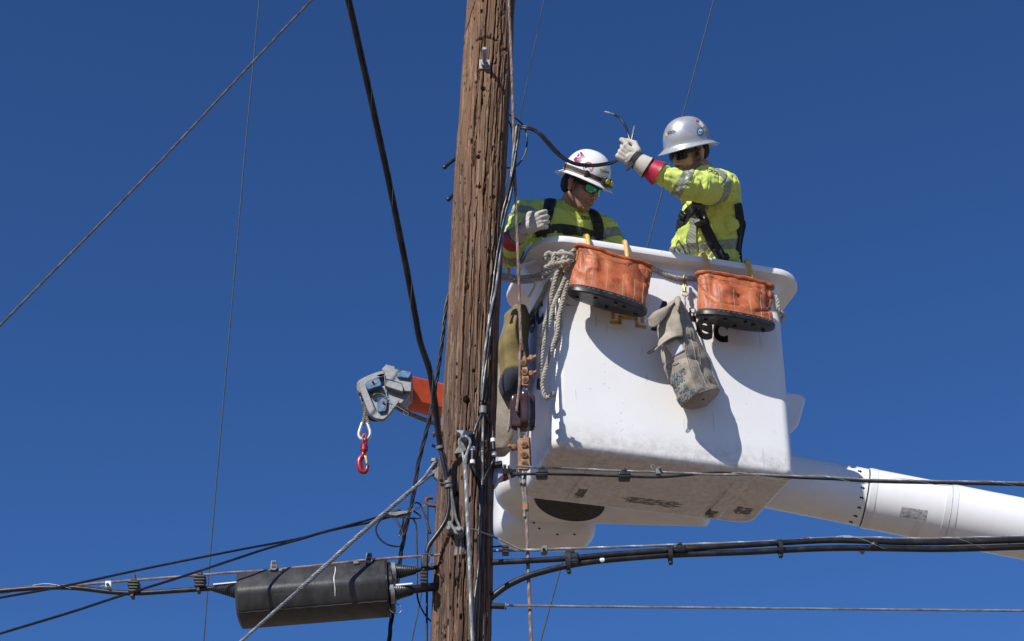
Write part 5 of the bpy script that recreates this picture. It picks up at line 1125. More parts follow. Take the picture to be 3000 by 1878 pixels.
z8 = lambda x, y, o_=6.9: (600+x/2.684, 1450+y/2.684, o_)
wc = root('drop_wire_wedge', 'wedge clamp with tangled black wire loops hanging by the rusty hook left of the pole', 'clamp', P(1170, 1505, 6.9))
obj('wedge', MB().prism([P(*z8(*p)) for p in [(1445, 135, 6.89), (1570, 122, 6.89), (1600, 128, 6.89), (1598, 142, 6.89), (1500, 165, 6.89), (1450, 158, 6.89)]], (0, .03, 0)), M['galv_dark'], wc, bev=.003)
for pts in ([(1580, 130), (1660, 105), (1745, 72)], [(1590, 140), (1680, 110), (1750, 78)]): obj('bail_wire', MB().tube(pxpath([z8(*p) for p in pts], .01), .0016, 5), M['strand_old'], wc)
for pts, r_ in (([(1450, 150), (1400, 180), (1360, 225), (1345, 270), (1365, 330), (1410, 375), (1470, 400), (1530, 402), (1565, 370), (1560, 310), (1530, 240), (1500, 190), (1480, 160)], .0042),
            ([(1470, 135), (1520, 120), (1545, 130), (1560, 200), (1545, 260), (1525, 330), (1560, 260), (1590, 170), (1620, 100), (1650, 62), (1690, 70), (1715, 120), (1745, 190)], .0042),
            ([(1500, 160), (1560, 175), (1640, 185), (1700, 178), (1690, 160), (1640, 125)], .0042),
            ([(1640, 190), (1662, 240), (1665, 350), (1670, 500), (1670, 640), (1668, 760), (1685, 850), (1730, 940), (1780, 995)], .0040)):
    obj('wire_loop', MB().tube(pxpath([z8(*p) for p in pts], .012), r_, 7), M['black_cable'], wc)
obj('wire_tag', MB().prism([P(*z8(*p, 6.895)) for p in [(1735, 195), (1752, 192), (1783, 298), (1762, 302)]], (0, .015, 0)), M['black_plastic'], wc, bev=.003)
obj('vertical_drop_wire', MB().tube(pxpath([(1252, 1478, 6.9), (1252, 1560, 6.9), (1251, 1700, 6.9), (1250.5, 1878, 6.9), (1250, 2200, 6.88)], .03), .0048, 8), M['black_cable'], label='straight black wire hanging vertically from the rusty hook beside the pole', cat='wire')

# ------------------------------------------------------------------ wires held by the worker
hw_ = root('held_wires', 'two black wires looping from the pole into the raised gloved hand', 'wire', P(1518, 371, 6.95))
for k in range(2):
    o2 = 4.5*k
    pts = [(1500, 362+o2, 6.95), (1518, 371+o2, 6.92), (1540, 371+o2*1.2, 6.9), (1560, 376+o2*1.2, 6.9), (1582, 390+o2*1.4, 6.9), (1605, 412+o2*2.4, 6.91), (1627, 437+o2*2.2, 6.92), (1652, 461+o2*1.2, 6.93), (1680, 476+o2*.9, 6.94), (1705, 481+o2*1.0, 6.95), (1740, 482.5+o2, 6.96), (1775, 478+o2, 6.97), (1800, 471+o2, 6.97), (1822, 455+o2*.5, 6.965), (1838, 430, 6.96)]
    obj('conductor', MB().tube(pxpath(pts, .012), .0062, 9), M['black_cable'], hw_)
obj('cut_tail', MB().tube(pxpath([(1836, 440, 6.955), (1844, 412, 6.95), (1840, 392, 6.95), (1830, 365, 6.94), (1816, 345, 6.94), (1800, 336, 6.94)], .01), .0058, 8), M['black_cable'], hw_)
obj('bare_end', strand(pxpath([(1802, 337, 6.94), (1788, 332, 6.94), (1771, 328, 6.94)]), .0048, 5, .03), M['strand'], hw_)
obj('cut_tail', MB().tube(pxpath([(1846, 438, 6.955), (1850, 415, 6.95), (1854, 395, 6.945)], .01), .0056, 8), M['black_cable'], hw_)
obj('bare_end', MB().tube(pxpath([(1853, 398, 6.946), (1856, 382, 6.945), (1859, 369, 6.94)], .01), .0046, 7), M['strand'], hw_)
for pts in ([(1485, 334, 7.0), (1500, 341, 6.98), (1522, 356, 6.98), (1536, 374, 6.98), (1544, 400, 6.98), (1543, 430, 6.98), (1535, 458, 6.98), (1520, 480, 6.98), (1505, 491, 6.98), (1480, 492, 7.0)], [(1488, 350, 7.0), (1496, 368, 6.95), (1501, 395, 6.93), (1503, 425, 6.92)]):
    obj('wire_loop', MB().tube(pxpath(pts, .012), .0040, 8), M['black_cable'], hw_)
obj('tape_joint', MB().ell(P(1518, 374, 6.915), (.018, .014, .016), nu=12, nv=8), M['black_plastic'], hw_)
# ------------------------------------------------------------------ people
def npwob(X, sc, seed, n=9):
    rg = np.random.default_rng(seed); s_ = np.zeros(len(X))
    for k in range(n): s_ += np.sin(X @ (rg.normal(0, 1, 3)*sc) + rg.uniform(0, 6.28))
    return s_/math.sqrt(n/2)/1.6
def wrinkle(mb, amp, seed, fn=None):
    X = np.array([tuple(p) for p in mb.v]); d = amp*(.6*npwob(X, 22, seed) + .5*np.abs(npwob(X*np.array([1, 1, 1.4]), 34, seed+1)) - .25*np.abs(npwob(X, 60, seed+2)))
    d -= amp*1.25*np.clip(1-np.abs(npwob(X*np.array([1.3, 1, 1.]), 17, seed+4))*5.5, 0, 1)+amp*.6*np.clip(1-np.abs(npwob(X*np.array([1., 1, .6]), 30, seed+6))*4, 0, 1)
    if fn is not None: d += fn(X)
    mb.v = [p + n*float(q) for p, n, q in zip(mb.v, mb.n, d)]; return mb
def body_band(mb, c, axis, hwid, rad, off=.003):
    """a sewn-on band: the slice of a garment between two planes, near c"""
    me = bpy.data.meshes.new('tmp'); me.from_pydata([tuple(p) for p in mb.v], [], mb.f); bm = bmesh.new(); bm.from_mesh(me); axis = V(axis).normalized(); c = V(c)
    dele = [f for f in bm.faces if abs((f.calc_center_median()-c).dot(axis)) > hwid+.03 or (f.calc_center_median()-c).length > rad]; bmesh.ops.delete(bm, geom=dele, context='FACES')
    for s_ in (-1, 1): bmesh.ops.bisect_plane(bm, geom=bm.verts[:]+bm.edges[:]+bm.faces[:], plane_co=c+axis*(s_*hwid), plane_no=axis*s_, clear_outer=True)
    bm.normal_update(); out = MB(); bm.verts.index_update(); out.v = [v_.co+v_.normal*off for v_ in bm.verts]; out.f = [tuple(v_.index for v_ in f.verts) for f in bm.faces]; bm.free(); bpy.data.meshes.remove(me); return out
def ellring(c, s_, f_, hs, hf, n=28, e=2.3): return [c + s_*(hs*sup(2*math.pi*k/n, e)[0]) + f_*(hf*sup(2*math.pi*k/n, e)[1]) for k in range(n)]

def m_shirt():
    n = NT('hi_vis_yellow_cloth'); v = n.vec()
    c = n.ramp(n.noise(v, 7, 5), (.3, (.52, .61, .115)), (.7, (.62, .72, .165)))
    c = n.mix(n.ramp(n.noise(v, 19, 6, .7), (.58, 0.), (.76, .35)), c, (.34, .38, .11))
    return n.out(c, .85, 0, n.noise(v, 35, 6, .6), .5, .006)
M['shirt'] = m_shirt()
def m_band():
    n = NT('silver_reflective_band'); w_ = n.wave(n.vec((1, 1, 1), (.5, .7, .4)), 26, 0)
    c = n.mix(n.ramp(w_, (.40, 0.), (.55, 1.)), (.235, .26, .12), (.33, .335, .31)); return n.out(c, .45, .15, n.noise(n.vec(), 40, 4), .2, .004)
M['band'] = m_band()
def m_skin(name, a, b, hair):
    n = NT(name); v = n.vec(); c = n.ramp(n.noise(v, 40, 4), (.3, a), (.7, b)); c = n.mix(n.math('MULTIPLY', n.attr('lip'), .8), c, (.33, .12, .10))
    st = n.math('MULTIPLY', n.attr('stubble'), n.ramp(n.noise(v, 330, 3, .7), (.30, .45), (.62, 1.))); c = n.mix(st, c, hair)
    return n.out(c, .48, 0, n.noise(v, 260, 3), .15, .001, **{'Subsurface Weight': .12, 'Subsurface Radius': (.01, .004, .002)})
M['skin1'] = m_skin('skin_tan', (.40, .20, .13), (.47, .25, .165), (.10, .055, .04))
M['skin2'] = m_skin('skin_light', (.46, .25, .17), (.53, .30, .21), (.055, .034, .022))
M['hair'] = mat('dark_brown_hair', (.018, .012, .009), .6, 0, var=.4, vs=120, stretch=(1, 1, .2), bump=.8, bsc=300)
M['hat_white'] = mat('white_hard_hat', (.80, .80, .79), .24, 0, var=.03, vs=18, bump=.03)
def m_silver():
    n = NT('silver_hard_hat'); v = n.vec(); c = n.ramp(n.noise(v, 30, 6, .7), (.3, (.42, .425, .43)), (.7, (.54, .545, .55)))
    c = n.mix(n.ramp(n.noise(v, 70, 4), (.64, 0.), (.70, .6)), c, (.25, .25, .25)); return n.out(c, n.ramp(n.noise(v, 25, 4), (.3, .30), (.7, .42)), .45, n.noise(v, 120, 3), .1, .001)
M['hat_silver'] = m_silver()
M['glove'] = m_canvas('leather_glove', (.46, .425, .36), (.58, .54, .47), (.30, .26, .20))
M['cuff_red'] = mat('red_rubber_cuff', (.42, .018, .045), .38, 0, var=.2, vs=20, bump=.15)
M['lens_black'] = mat('black_lens', (.004, .004, .005), .06, 0, var=0, bump=0)
M['lens_green'] = NT('green_mirror_lens').out((.08, .42, .26), .05, 1.0)
M['frame_black'] = mat('black_frame', (.012, .012, .014), .3, 0, bump=0)
M['trouser'] = mat('dark_blue_denim', (.03, .04, .07), .9, 0, bump=.5, bsc=300)
M['purple'] = mat('purple_sticker', (.20, .012, .10), .35, 0, var=.1, bump=0); M['sticker_white'] = mat('white_sticker', (.75, .75, .74), .35, 0, var=.03, bump=0)
M['sticker_blue'] = mat('blue_sticker', (.03, .13, .36), .35, 0, var=.1, bump=0); M['sticker_red'] = mat('red_sticker', (.45, .02, .03), .35, 0, var=.1, bump=0); M['sticker_yellow'] = mat('yellow_sticker', (.62, .45, .05), .35, 0, var=.1, bump=0)
M['lamp_yellow'] = mat('yellow_lamp', (.45, .42, .06), .25, 0, var=.1, bump=0)

class Head:
    def __init__(s, px, py, Y, up, fwd):
        s.c = P(px, py, Y); s.u = (RT*up[0]+UP*up[1]-FW*up[2]).normalized(); f = RT*fwd[0]+UP*fwd[1]-FW*fwd[2]; s.f = (f-s.u*f.dot(s.u)).normalized(); s.l = s.u.cross(s.f)
        s.M = Matrix((s.f, s.l, s.u)).transposed()
    def w(s, x, y, z): return s.c + s.f*x + s.l*y + s.u*z
def head_shape(h, mb, nb):                            # nb: neck base point in the world
    e = lambda x, y, z, a, b, c: mb.ell(h.w(x, y, z), (a, b, c), h.M, 20, 14)
    e(-.015, 0, .045, .098, .077, .085); e(.028, 0, -.02, .066, .064, .085); e(.034, 0, -.074, .054, .050, .042); e(.074, 0, -.102, .020, .026, .018)
    for s_ in (-1, 1):
        mb.cap(h.w(-.012, s_*.056, -.056), h.w(.058, s_*.026, -.100), .018, .016); e(.058, s_*.040, -.024, .026, .024, .024); mb.cap(h.w(.080, s_*.012, .022), h.w(.068, s_*.05, .018), .011, .010)
        e(.106, s_*.013, -.037, .010, .008, .007)
        e(-.012, s_*.079, -.008, .017, .009, .032); e(-.020, s_*.085, .006, .012, .007, .019); e(-.006, s_*.080, -.032, .010, .008, .012)
    mb.cap(h.w(.088, 0, .012), h.w(.114, 0, -.030), .009, .0125); e(.098, 0, -.060, .010, .022, .0055); e(.096, 0, -.070, .010, .019, .006); e(.086, 0, -.062, .014, .032, .022)
    mb.cap(h.w(-.03, 0, -.05), nb, .056, .062); mb.cap(h.w(.0, 0, -.07), nb.lerp(h.w(.0, 0, -.07), .3), .045, .055)
def finish_head(o, h, stub):
    me = o.data; inv = h.M.transposed(); base = top(o).matrix_world
    a = me.attributes.new('stubble', 'FLOAT', 'POINT'); b = me.attributes.new('lip', 'FLOAT', 'POINT')
    for i, v_ in enumerate(me.vertices):
        q = inv @ (base @ v_.co - h.c); x, y, z = q
        d = 0.0
        if -.16 < x and z < .02 and z > -.13:
            jaw = max(0, min(1, (-.046-z)/.016)); side = max(0, min(1, (abs(y)-.046)/.010))*max(0, min(1, (x+.012)/.016))*max(0, min(1, (.052-x)/.016))*max(0, min(1, (.016-z)/.02))
            mous = max(0, min(1, 1-abs(z+.051)/.008))*(x > .07)*(abs(y) < .034); d = max(jaw*max(0, min(1, (x+.012)/.016)), side, mous)
            lip = max(0, 1-abs(z+.065)/.0115)*(x > .094)*max(0, 1-(abs(y)/.026)**4); lip = 1.0 if lip > .25 else lip*2
            b.data[i].value = lip; d *= (1-lip)
        a.data[i].value = d*stub
def hat(h, rt, m, z0=.045, ln=.134, wd=.116, ht=.155):
    def ring(q, z, a=1.0): return [h.w(q*ln*math.cos(t)*a-.004, q*wd*math.sin(t), z) for t in np.linspace(0, 2*math.pi, 56, endpoint=False)]
    rg = [ring(.02, z0+ht)]
    for k in range(1, 15):
        t = math.pi/2*k/14; rg.append(ring(math.sin(t)**.86, z0+.012+(ht-.012)*max(0, math.cos(t))**.92))
    def brim(q, z): return [h.w((ln+q*1.0)*math.cos(t)-.004, (wd+q*1.05)*math.sin(t), z - .010*math.cos(t)**2*(q/.04)) for t in np.linspace(0, 2*math.pi, 56, endpoint=False)]
    rg += [brim(.003, z0+.006), brim(.010, z0+.001), brim(.022, z0-.006), brim(.033, z0-.011), brim(.0365, z0-.011), brim(.0372, z0-.0135), brim(.034, z0-.0155), brim(.022, z0-.010), brim(.008, z0-.003), brim(-.006, z0-.002)]
    rg += [ring(.93, z0+.01), ring(.9, z0+.06), ring(.55, z0+ht*.86), ring(.05, z0+ht*.96)]
    mb = MB().loft(rg); o = obj('hard_hat', mb, m, rt, ang=50); return o, bvh(mb)
def glasses(h, rt, lens):
    fr_ = MB(); z0 = .004
    def X(y, z): return .104 - 5.2*y*y - .10*abs(z-z0)*0 - 1.2*(z-z0)**2
    def patch(y0, y1, za, zb, th, off, rnd=.012):
        m = MB(); n = 10; rows = []
        cy, cz = (y0+y1)/2, (za+zb)/2; hy, hz = (y1-y0)/2, (zb-za)/2
        pts = [(cy+hy*sup(2*math.pi*k/32, 4.5)[0], cz+hz*sup(2*math.pi*k/32, 4.5)[1]) for k in range(32)]
        fr0 = [h.w(X(y, z)+off, y, z) for y, z in pts]; bk0 = [p - h.f*th for p in fr0]; ctr = h.w(X(cy, cz)+off, cy, cz)
        m.v = [ctr] + [ctr.lerp(p, .55) + h.f*(X(*[c_+(q_-c_)*.55 for c_, q_ in zip((cy, cz), pts[i])])+off-((ctr.lerp(p, .55)-h.c).dot(h.f))) for i, p in enumerate(fr0)] + fr0 + bk0
        for k in range(32):
            j = (k+1) % 32; m.f += [(0, 1+k, 1+j), (1+k, 33+k, 33+j, 1+j), (33+k, 65+k, 65+j, 33+j)]
        return m
    root_o = None
    for s_ in (-1, 1):
        y0, y1 = sorted((s_*.007, s_*.068)); m_ = patch(y0, y1, z0-.024, z0+.023, .006, 0); fr_.add(m_.v, m_.f)
        a = h.w(X(.066, 0)-.002, s_*.067, z0+.012); b = h.w(.02, s_*.080, z0+.010); c = h.w(-.02, s_*.083, z0+.006)
        R3 = h.M; fr_.loft([[q + h.u*dz + h.l*dy for dy, dz in ((-.002, -w_), (.002, -w_), (.002, w_), (-.002, w_))] for q, w_ in ((a, .012), (b, .007), (c, .006))])
    fr_.box(h.w(.101, 0, z0+.010), (.006, .024, .008), h.M)
    o = obj('sunglasses', fr_, M['frame_black'], rt)
    for s_ in (-1, 1):
        y0, y1 = sorted((s_*.0095, s_*.0655)); obj('lens', patch(y0, y1, z0-.0215, z0+.0195, .002, .0012), lens, o, ang=180)
    return o
def fist(W, a, c, scale=1.0, curl=1.0, open_index=0.0, flip=1):
    a = V(a).normalized(); c = V(c); c = (c-a*c.dot(a)).normalized(); b = a.cross(c)*flip; mb = MB(); k = scale
    for q in (-.026, -.009, .009, .026): mb.cap(W+a*.010*k+b*q*.75*k, W+a*.082*k+b*q*k+c*.004, .0175*k, .0155*k)
    for i, q in enumerate((.034, .0115, -.0115, -.034)):  # index first
        L = (.044, .048, .045, .036)[i]*k; r = (.0112, .0114, .0111, .0102)[i]*k; K = W+a*(.086-.004*abs(i-1.2))*k+b*q*k+c*.002
        an = R(62)*curl*(1-open_index*(i == 0)) + R(5)*i; d1 = a*math.cos(an)-c*math.sin(an); p1 = K+d1*L
        an2 = an+R(80)*curl*(1-open_index*.6*(i == 0)); d2 = a*math.cos(an2)-c*math.sin(an2); p2 = p1+d2*L*.68
        an3 = an2+R(55)*curl; d3 = a*math.cos(an3)-c*math.sin(an3); p3 = p2+d3*L*.5
        mb.cap(K, p1, r*1.05, r); mb.cap(p1, p2, r, r*.93); mb.cap(p2, p3, r*.93, r*.85)
    t0 = W+a*.028*k+b*.036*k-c*.004; t1 = W+a*.060*k+b*.054*k-c*.020*k; t2 = W+a*.092*k+b*.046*k-c*.030*k; t3 = W+a*.114*k+b*.034*k-c*.032*k
    mb.cap(t0, t1, .0175*k, .0145*k); mb.cap(t1, t2, .0145*k, .013*k); mb.cap(t2, t3, .013*k, .011*k)
    mb.cap(W-a*.025*k, W+a*.03*k, .0285*k, .030*k)
    return mb
def legs(pel, s_, f_, floor, lean=0):
    mb = MB()
    for q in (-1, 1):
        hip = pel+s_*(.085*q); an = V((hip.x+s_.x*.03*q, hip.y+s_.y*.03*q+.02, floor+.09)); kn = hip.lerp(an, .5)+f_*.03
        mb.cap(hip, kn, .085, .062); mb.cap(kn, an, .062, .05); mb.cap(an, an+f_*.13+V((0, 0, -.045)), .045, .04)
    mb.cap(pel+s_*-.07, pel+s_*.07, .115, .115); return mb
FLOOR = BO.z+.05

# ---------------- worker with the white hat, looking down
h1 = Head(1706, 548, 7.33, (.36, .93, .02), (.74, -.05, .66))
p1 = root('person', 'worker in white hard hat with headlamp and green mirrored sunglasses, head bowed over the bucket', 'person', (.33, 7.64, FLOOR), 'line workers in the bucket')
f1 = V((.30, -.95, 0)).normalized(); s1 = V((0, 0, 1)).cross(f1)
pel1 = V((.33, 7.66, FLOOR+.95)); ch1 = P(1657, 705, 7.52); uc1 = P(1660, 652, 7.48); nb1 = P(1670, 606, 7.45)
shR, elR, wrR = P(1541, 626, 7.45), P(1492, 748, 7.32), P(1526, 680, 7.10); shL, elL, wrL = P(1772, 676, 7.50), P(1822, 800, 7.52), P(1790, 900, 7.4)
bd = MB(); head_shape(h1, bd, nb1)
bd.loft([ellring(pel1, s1, f1, .12, .09), ellring(pel1.lerp(ch1, .5), s1, f1, .12, .09), ellring(ch1, s1, f1, .14, .085), ellring(nb1, s1, f1, .06, .05)])
for a, b_, c_ in ((shR, elR, wrR), (shL, elL, wrL)): bd.cap(a, b_, .045, .038); bd.cap(b_, c_, .038, .028); bd.cap(nb1.lerp(ch1, .4), a, .05, .045)
for m_ in (legs(pel1, s1, f1, FLOOR),):
    pass
lg = legs(pel1, s1, f1, FLOOR); inn = MB()
for q in (-1, 1): hip = pel1+s1*(.085*q); bd.cap(hip, V((hip.x, hip.y+.02, FLOOR+.1)), .06, .035)
b_mb = remesh(bd, .0046, 3); bo1 = obj('body', b_mb, M['skin1'], p1, ang=180, recalc=False); finish_head(bo1, h1, .50)
obj('trousers', remesh(lg, .014, 3), M['trouser'], p1, ang=180, recalc=False)
sm = MB().loft([ellring(pel1+V((0, 0, -.03)), s1, f1, .17, .125), ellring(pel1.lerp(ch1, .5), s1, f1, .175, .13), ellring(ch1, s1, f1, .195, .135), ellring(uc1, s1, f1, .175, .115), ellring(nb1.lerp(uc1, .45), s1, f1, .12, .085), ellring(nb1, s1, f1, .078, .072)])
for a, b_, c_ in ((shR, elR, wrR), (shL, elL, wrL)):
    sm.cap(nb1.lerp(uc1, .5), a, .075, .078); sm.cap(a, b_, .079, .068); sm.cap(b_, b_.lerp(c_, .62), .066, .053)
sh1 = wrinkle(remesh(sm, .0052, 4), .0085, 5); so1 = obj('shirt', sh1, M['shirt'], p1, ang=180, recalc=False); sb1 = bvh(sh1)
obj('reflective_band', body_band(sh1, shR.lerp(elR, .16), (shR-elR), .026, .14), M['band'], so1, ang=180, recalc=False)
obj('reflective_band', body_band(sh1, elR.lerp(wrR, .16), (elR-wrR), .024, .12), M['band'], so1, ang=180, recalc=False)
obj('reflective_band', body_band(sh1, shL.lerp(elL, .20), (shL-elL), .027, .14), M['band'], so1, ang=180, recalc=False)
obj('chest_print', decal_text(sb1, 'EDISON', (1703, 642), (24, 4), (0, -10), .02), M['letter_black'], so1)
hr = MB(); 
for q in (-1, 1): hr.ell(h1.w(-.062, q*.052, .0), (.040, .030, .060), h1.M)
hr.ell(h1.w(-.075, 0, -.005), (.044, .062, .062), h1.M); hr.ell(h1.w(-.02, .070, .035), (.045, .012, .022), h1.M); hr.ell(h1.w(-.02, -.070, .035), (.045, .012, .022), h1.M)
hr.cap(h1.w(.022, -.071, .03), h1.w(.018, -.074, -.012), .008, .004); hr.cap(h1.w(.022, .071, .03), h1.w(.018, .074, -.012), .008, .004)
obj('hair', remesh(hr, .006, 2), M['hair'], p1, ang=180, recalc=False)
ht1, hb1 = hat(h1, p1, M['hat_white']); glasses(h1, p1, M['lens_green'])
# hat: headlamp strap, lamp, stickers
def hatstrap(h, z, lo, hi, ln=.134, wd=.116, tw=.024, off=.006):
    rg = []
    for t in np.linspace(lo, hi, 40):
        zz = z-.006*math.cos(t); q = 1.0; p = lambda o_, z_: h.w((ln+o_)*math.cos(t)-.004, (wd+o_)*math.sin(t), z_); rg.append([p(off, zz-tw/2), p(off+.003, zz-tw/2), p(off+.002-.002, zz+tw/2), p(off-.003, zz+tw/2)])
    return MB().loft(rg)
stp = obj('headlamp_strap', hatstrap(h1, .066, 0, 2*math.pi, off=.0035), M['grey_web'], ht1, ang=30)
obj('strap_edge', hatstrap(h1, .054, 0, 2*math.pi, tw=.004, off=.0072), M['sticker_yellow'] if False else M['rust_cast'], stp, ang=30)
lm = MB().box(h1.w(.150, 0, .062), (.030, .075, .040), h1.M); lmo = obj('headlamp', lm, M['black_plastic'], ht1, bev=.006)
for q in (-.018, .016):
    a = h1.w(.165, q, .064); obj('lamp_lens', MB().cyl(a, a+h1.f*.006, .015, .013, 18), M['lamp_yellow'], lmo)
for tz in (0.9, -0.9): 
    c_ = h1.w(.140*math.cos(tz)-.004, .124*math.sin(tz), .058); obj('strap_clip', MB().box(c_, (.012, .016, .045), Matrix.Rotation(tz, 3, h1.u) @ h1.M), M['black_plastic'], ht1, bev=.002)
obj('purple_sticker', decal_grid(hb1, (1680, 468), (22, -24), (13, 15), 8, 8), M['purple'], ht1, ang=180)
obj('sticker_emblem', decal_ring(hb1, (1694, 455), 5, 2.2, .002), M['sticker_white'], ht1); obj('sticker_line', decal(hb1, *thick_line([(1681, 462), (1693, 468)], 2.2), off=.002), M['sticker_white'], ht1)
rs_ = decal_ring(hb1, (1723, 489), 12.5, 1.8, .002, squash=(1.05, 1)); t_ = decal(hb1, *thick_line([(1714, 480), (1732, 498)], 1.8), off=.002); rs_.add(t_.v, t_.f); obj('prohibition_sticker', rs_, M['sticker_red'], ht1)
obj('sticker_print', decal(hb1, *thick_line([(1715, 491), (1731, 487)], 3), off=.0016), M['letter_black'], ht1)
obj('yellow_sticker', decal_grid(hb1, (1757, 493), (9, 3), (0, 9), 3, 3), M['sticker_yellow'], ht1); obj('sticker_text', decal_text(hb1, 'EDISON', (1767, 505), (17, 4), (0, -6), .02), M['letter_black'], ht1)
# harness
for nm, pts, wdt, mm in (('shoulder_strap', [(1620, 574), (1612, 590), (1607, 620), (1598, 650), (1586, 690)], .060, 'grey_web'), ('strap_padding', [(1620, 574), (1612, 590), (1607, 616)], .034, 'black_web'), ('shoulder_strap', [(1735, 618), (1746, 640), (1754, 665), (1757, 715)], .056, 'grey_web'), ('strap_padding', [(1735, 618), (1746, 640), (1752, 656)], .030, 'black_web'), ('chest_strap', [(1570, 684), (1600, 672), (1640, 669), (1680, 674), (1720, 684), (1760, 694)], .048, 'grey_web')):
    m_ = ribbon(sb1, pts, wdt, .003, .0085 if nm == 'strap_padding' else .005)
    if m_.f: obj(nm, m_, M[mm], p1, ang=40)
for x, y, w_, h_ in ((1606, 625, 30, 14), (1600, 655, 22, 12), (1750, 660, 26, 16), (1672, 676, 30, 24), (1655, 676, 10, 26)):
    q = hit(sb1, x, y)
    if q: s_ = 1/S(q[0]); n_ = q[1]; rt_ = RT-n_*RT.dot(n_); rt_.normalize(); u_ = n_.cross(rt_); obj('buckle', MB().box(q[0]+n_*.012, (w_*s_, h_*s_, .012), Matrix((rt_, u_, n_)).transposed()), M['buckle'], p1, bev=.004)
# right arm glove
def cuff(a, b, r0, r1, rt, m='cuff_red'):
    a, b = V(a), V(b); rg = []
    pr = [(0, r0), (-.01, r0+.006), (-.012, r0+.003), (0, r0-.006)]
    path = [a.lerp(b, t) for t in (1, .6, .25, .05, 0, 0, .05, .5)]; rr = [r1, r1+(r0-r1)*.35, r0*.93, r0, r0+.002, r0-.004, r0-.007, r1]
    return obj('glove_cuff', MB().tube(path, rr, 28, cap=False), M[m], rt, ang=60)
wA = P(1534, 672, 7.06); aH = (P(1590, 642, 7.03)-wA)
ga = fist(wA, aH, -FW*.9+RT*.2+UP*.25, 1.04, .52, .15, flip=-1)
gl1 = obj('glove', wrinkle(remesh(ga, .0028, 1), .0014, 8), M['glove'], p1, ang=180, recalc=False)
cuff(P(1497, 707, 7.19), P(1532, 674, 7.07), .056, .036, p1)
obj('glove_gauntlet', MB().tube([P(1512, 692, 7.13), P(1522, 683, 7.10), P(1536, 670, 7.05)], [.047, .042, .036], 24, cap=False), M['glove'], p1); obj('gauntlet_edge', MB().tube([P(1511, 693, 7.132), P(1513, 691, 7.127)], [.0485, .0485], 24, cap=False), M['black_web'], p1)

# ---------------- worker with the silver hat, arm raised
h2 = Head(2019, 453, 7.24, (-.20, .975, .03), (-.80, -.02, .58))
p2 = root('person', 'bearded worker in silver hard hat and black sunglasses holding up wires in a gloved hand', 'person', (.98, 7.74, FLOOR), 'line workers in the bucket')
f2 = V((-.93, -.37, 0)).normalized(); s2 = V((0, 0, 1)).cross(f2)
pel2 = P(2082, 905, 7.68); bl2 = P(2062, 745, 7.52); ch2 = P(2078, 650, 7.40); uc2 = P(2088, 572, 7.32); nb2 = P(2066, 512, 7.28); pel2.z = FLOOR+.97
sL, eL, wL = P(2116, 549, 7.16), P(2004, 546, 6.98), P(1893, 487, 6.94); sR, eR, wR = P(2046, 575, 7.46), P(2060, 720, 7.62), P(2020, 860, 7.5)
bd = MB(); head_shape(h2, bd, nb2)
bd.loft([ellring(pel2, s2, f2, .12, .09), ellring(bl2, s2, f2, .12, .09), ellring(ch2, s2, f2, .14, .085), ellring(nb2, s2, f2, .06, .05)])
for a, b_, c_ in ((sL, eL, wL), (sR, eR, wR)): bd.cap(a, b_, .045, .038); bd.cap(b_, c_, .038, .028); bd.cap(nb2.lerp(ch2, .4), a, .05, .045)
for q in (-1, 1): hip = pel2+s2*(.085*q); bd.cap(hip, V((hip.x, hip.y+.02, FLOOR+.1)), .06, .035)
b_mb = remesh(bd, .0046, 3); bo2 = obj('body', b_mb, M['skin2'], p2, ang=180, recalc=False); finish_head(bo2, h2, .92)
obj('trousers', remesh(legs(pel2, s2, f2, FLOOR), .014, 3), M['trouser'], p2, ang=180, recalc=False)
sm = MB().loft([ellring(pel2+V((0, 0, -.03)), s2, f2, .18, .14), ellring(pel2.lerp(bl2, .5), s2, f2, .19, .155), ellring(bl2, s2, f2, .20, .172), ellring(ch2, s2, f2, .20, .155), ellring(uc2, s2, f2, .18, .125), ellring(nb2.lerp(uc2, .45), s2, f2, .125, .09), ellring(nb2, s2, f2, .076, .074)])
for k, (a, b_, c_) in enumerate(((sL, eL, wL), (sR, eR, wR))):
    sm.cap(nb2.lerp(uc2, .55), a, .075, .085); sm.cap(a, b_, .088, .072); sm.cap(b_, b_.lerp(c_, .72), .070, .054)
def elbow_folds(X):
    a = np.array(sL); b_ = np.array(eL); d = b_-a; L = np.linalg.norm(d); d /= L; t = (X-a) @ d; r = np.linalg.norm(X-a-np.outer(t, d), axis=1); near = np.clip(1-(r-.10)/.03, 0, 1)
    return .0065*near*np.sin(t*95+6*npwob(X, 10, 91))*np.clip(1-np.abs(t/L-.80)/.35, 0, 1)
sh2 = wrinkle(remesh(sm, .0052, 4), .0092, 15, elbow_folds); so2 = obj('shirt', sh2, M['shirt'], p2, ang=180, recalc=False); sb2 = bvh(sh2)
obj('reflective_band', body_band(sh2, eL.lerp(wL, .07), (eL-wL), .024, .12), M['band'], so2, ang=180, recalc=False)
obj('reflective_band', body_band(sh2, sL.lerp(eL, .20), (sL-eL), .026, .13), M['band'], so2, ang=180, recalc=False)
obj('reflective_band', body_band(sh2, P(2062, 728, 7.50), (pel2.lerp(bl2, .6)-bl2), .025, .26), M['band'], so2, ang=180, recalc=False)
m_ = ribbon(sb2, [(2040, 600), (2034, 640), (2028, 680), (2024, 712)], .052, .0015, .002)
if m_.f: obj('reflective_band', m_, M['band'], so2)
obj('sleeve_print', decal_text(sb2, 'EDISON', (2072, 500), (32, 16), (2, -8), .02), M['letter_black'], so2)
hr = MB()
for q in (-1, 1): hr.ell(h2.w(-.058, q*.050, .012), (.036, .029, .052), h2.M); hr.cap(h2.w(.012, q*.072, .03), h2.w(.010, q*.074, -.018), .009, .006)
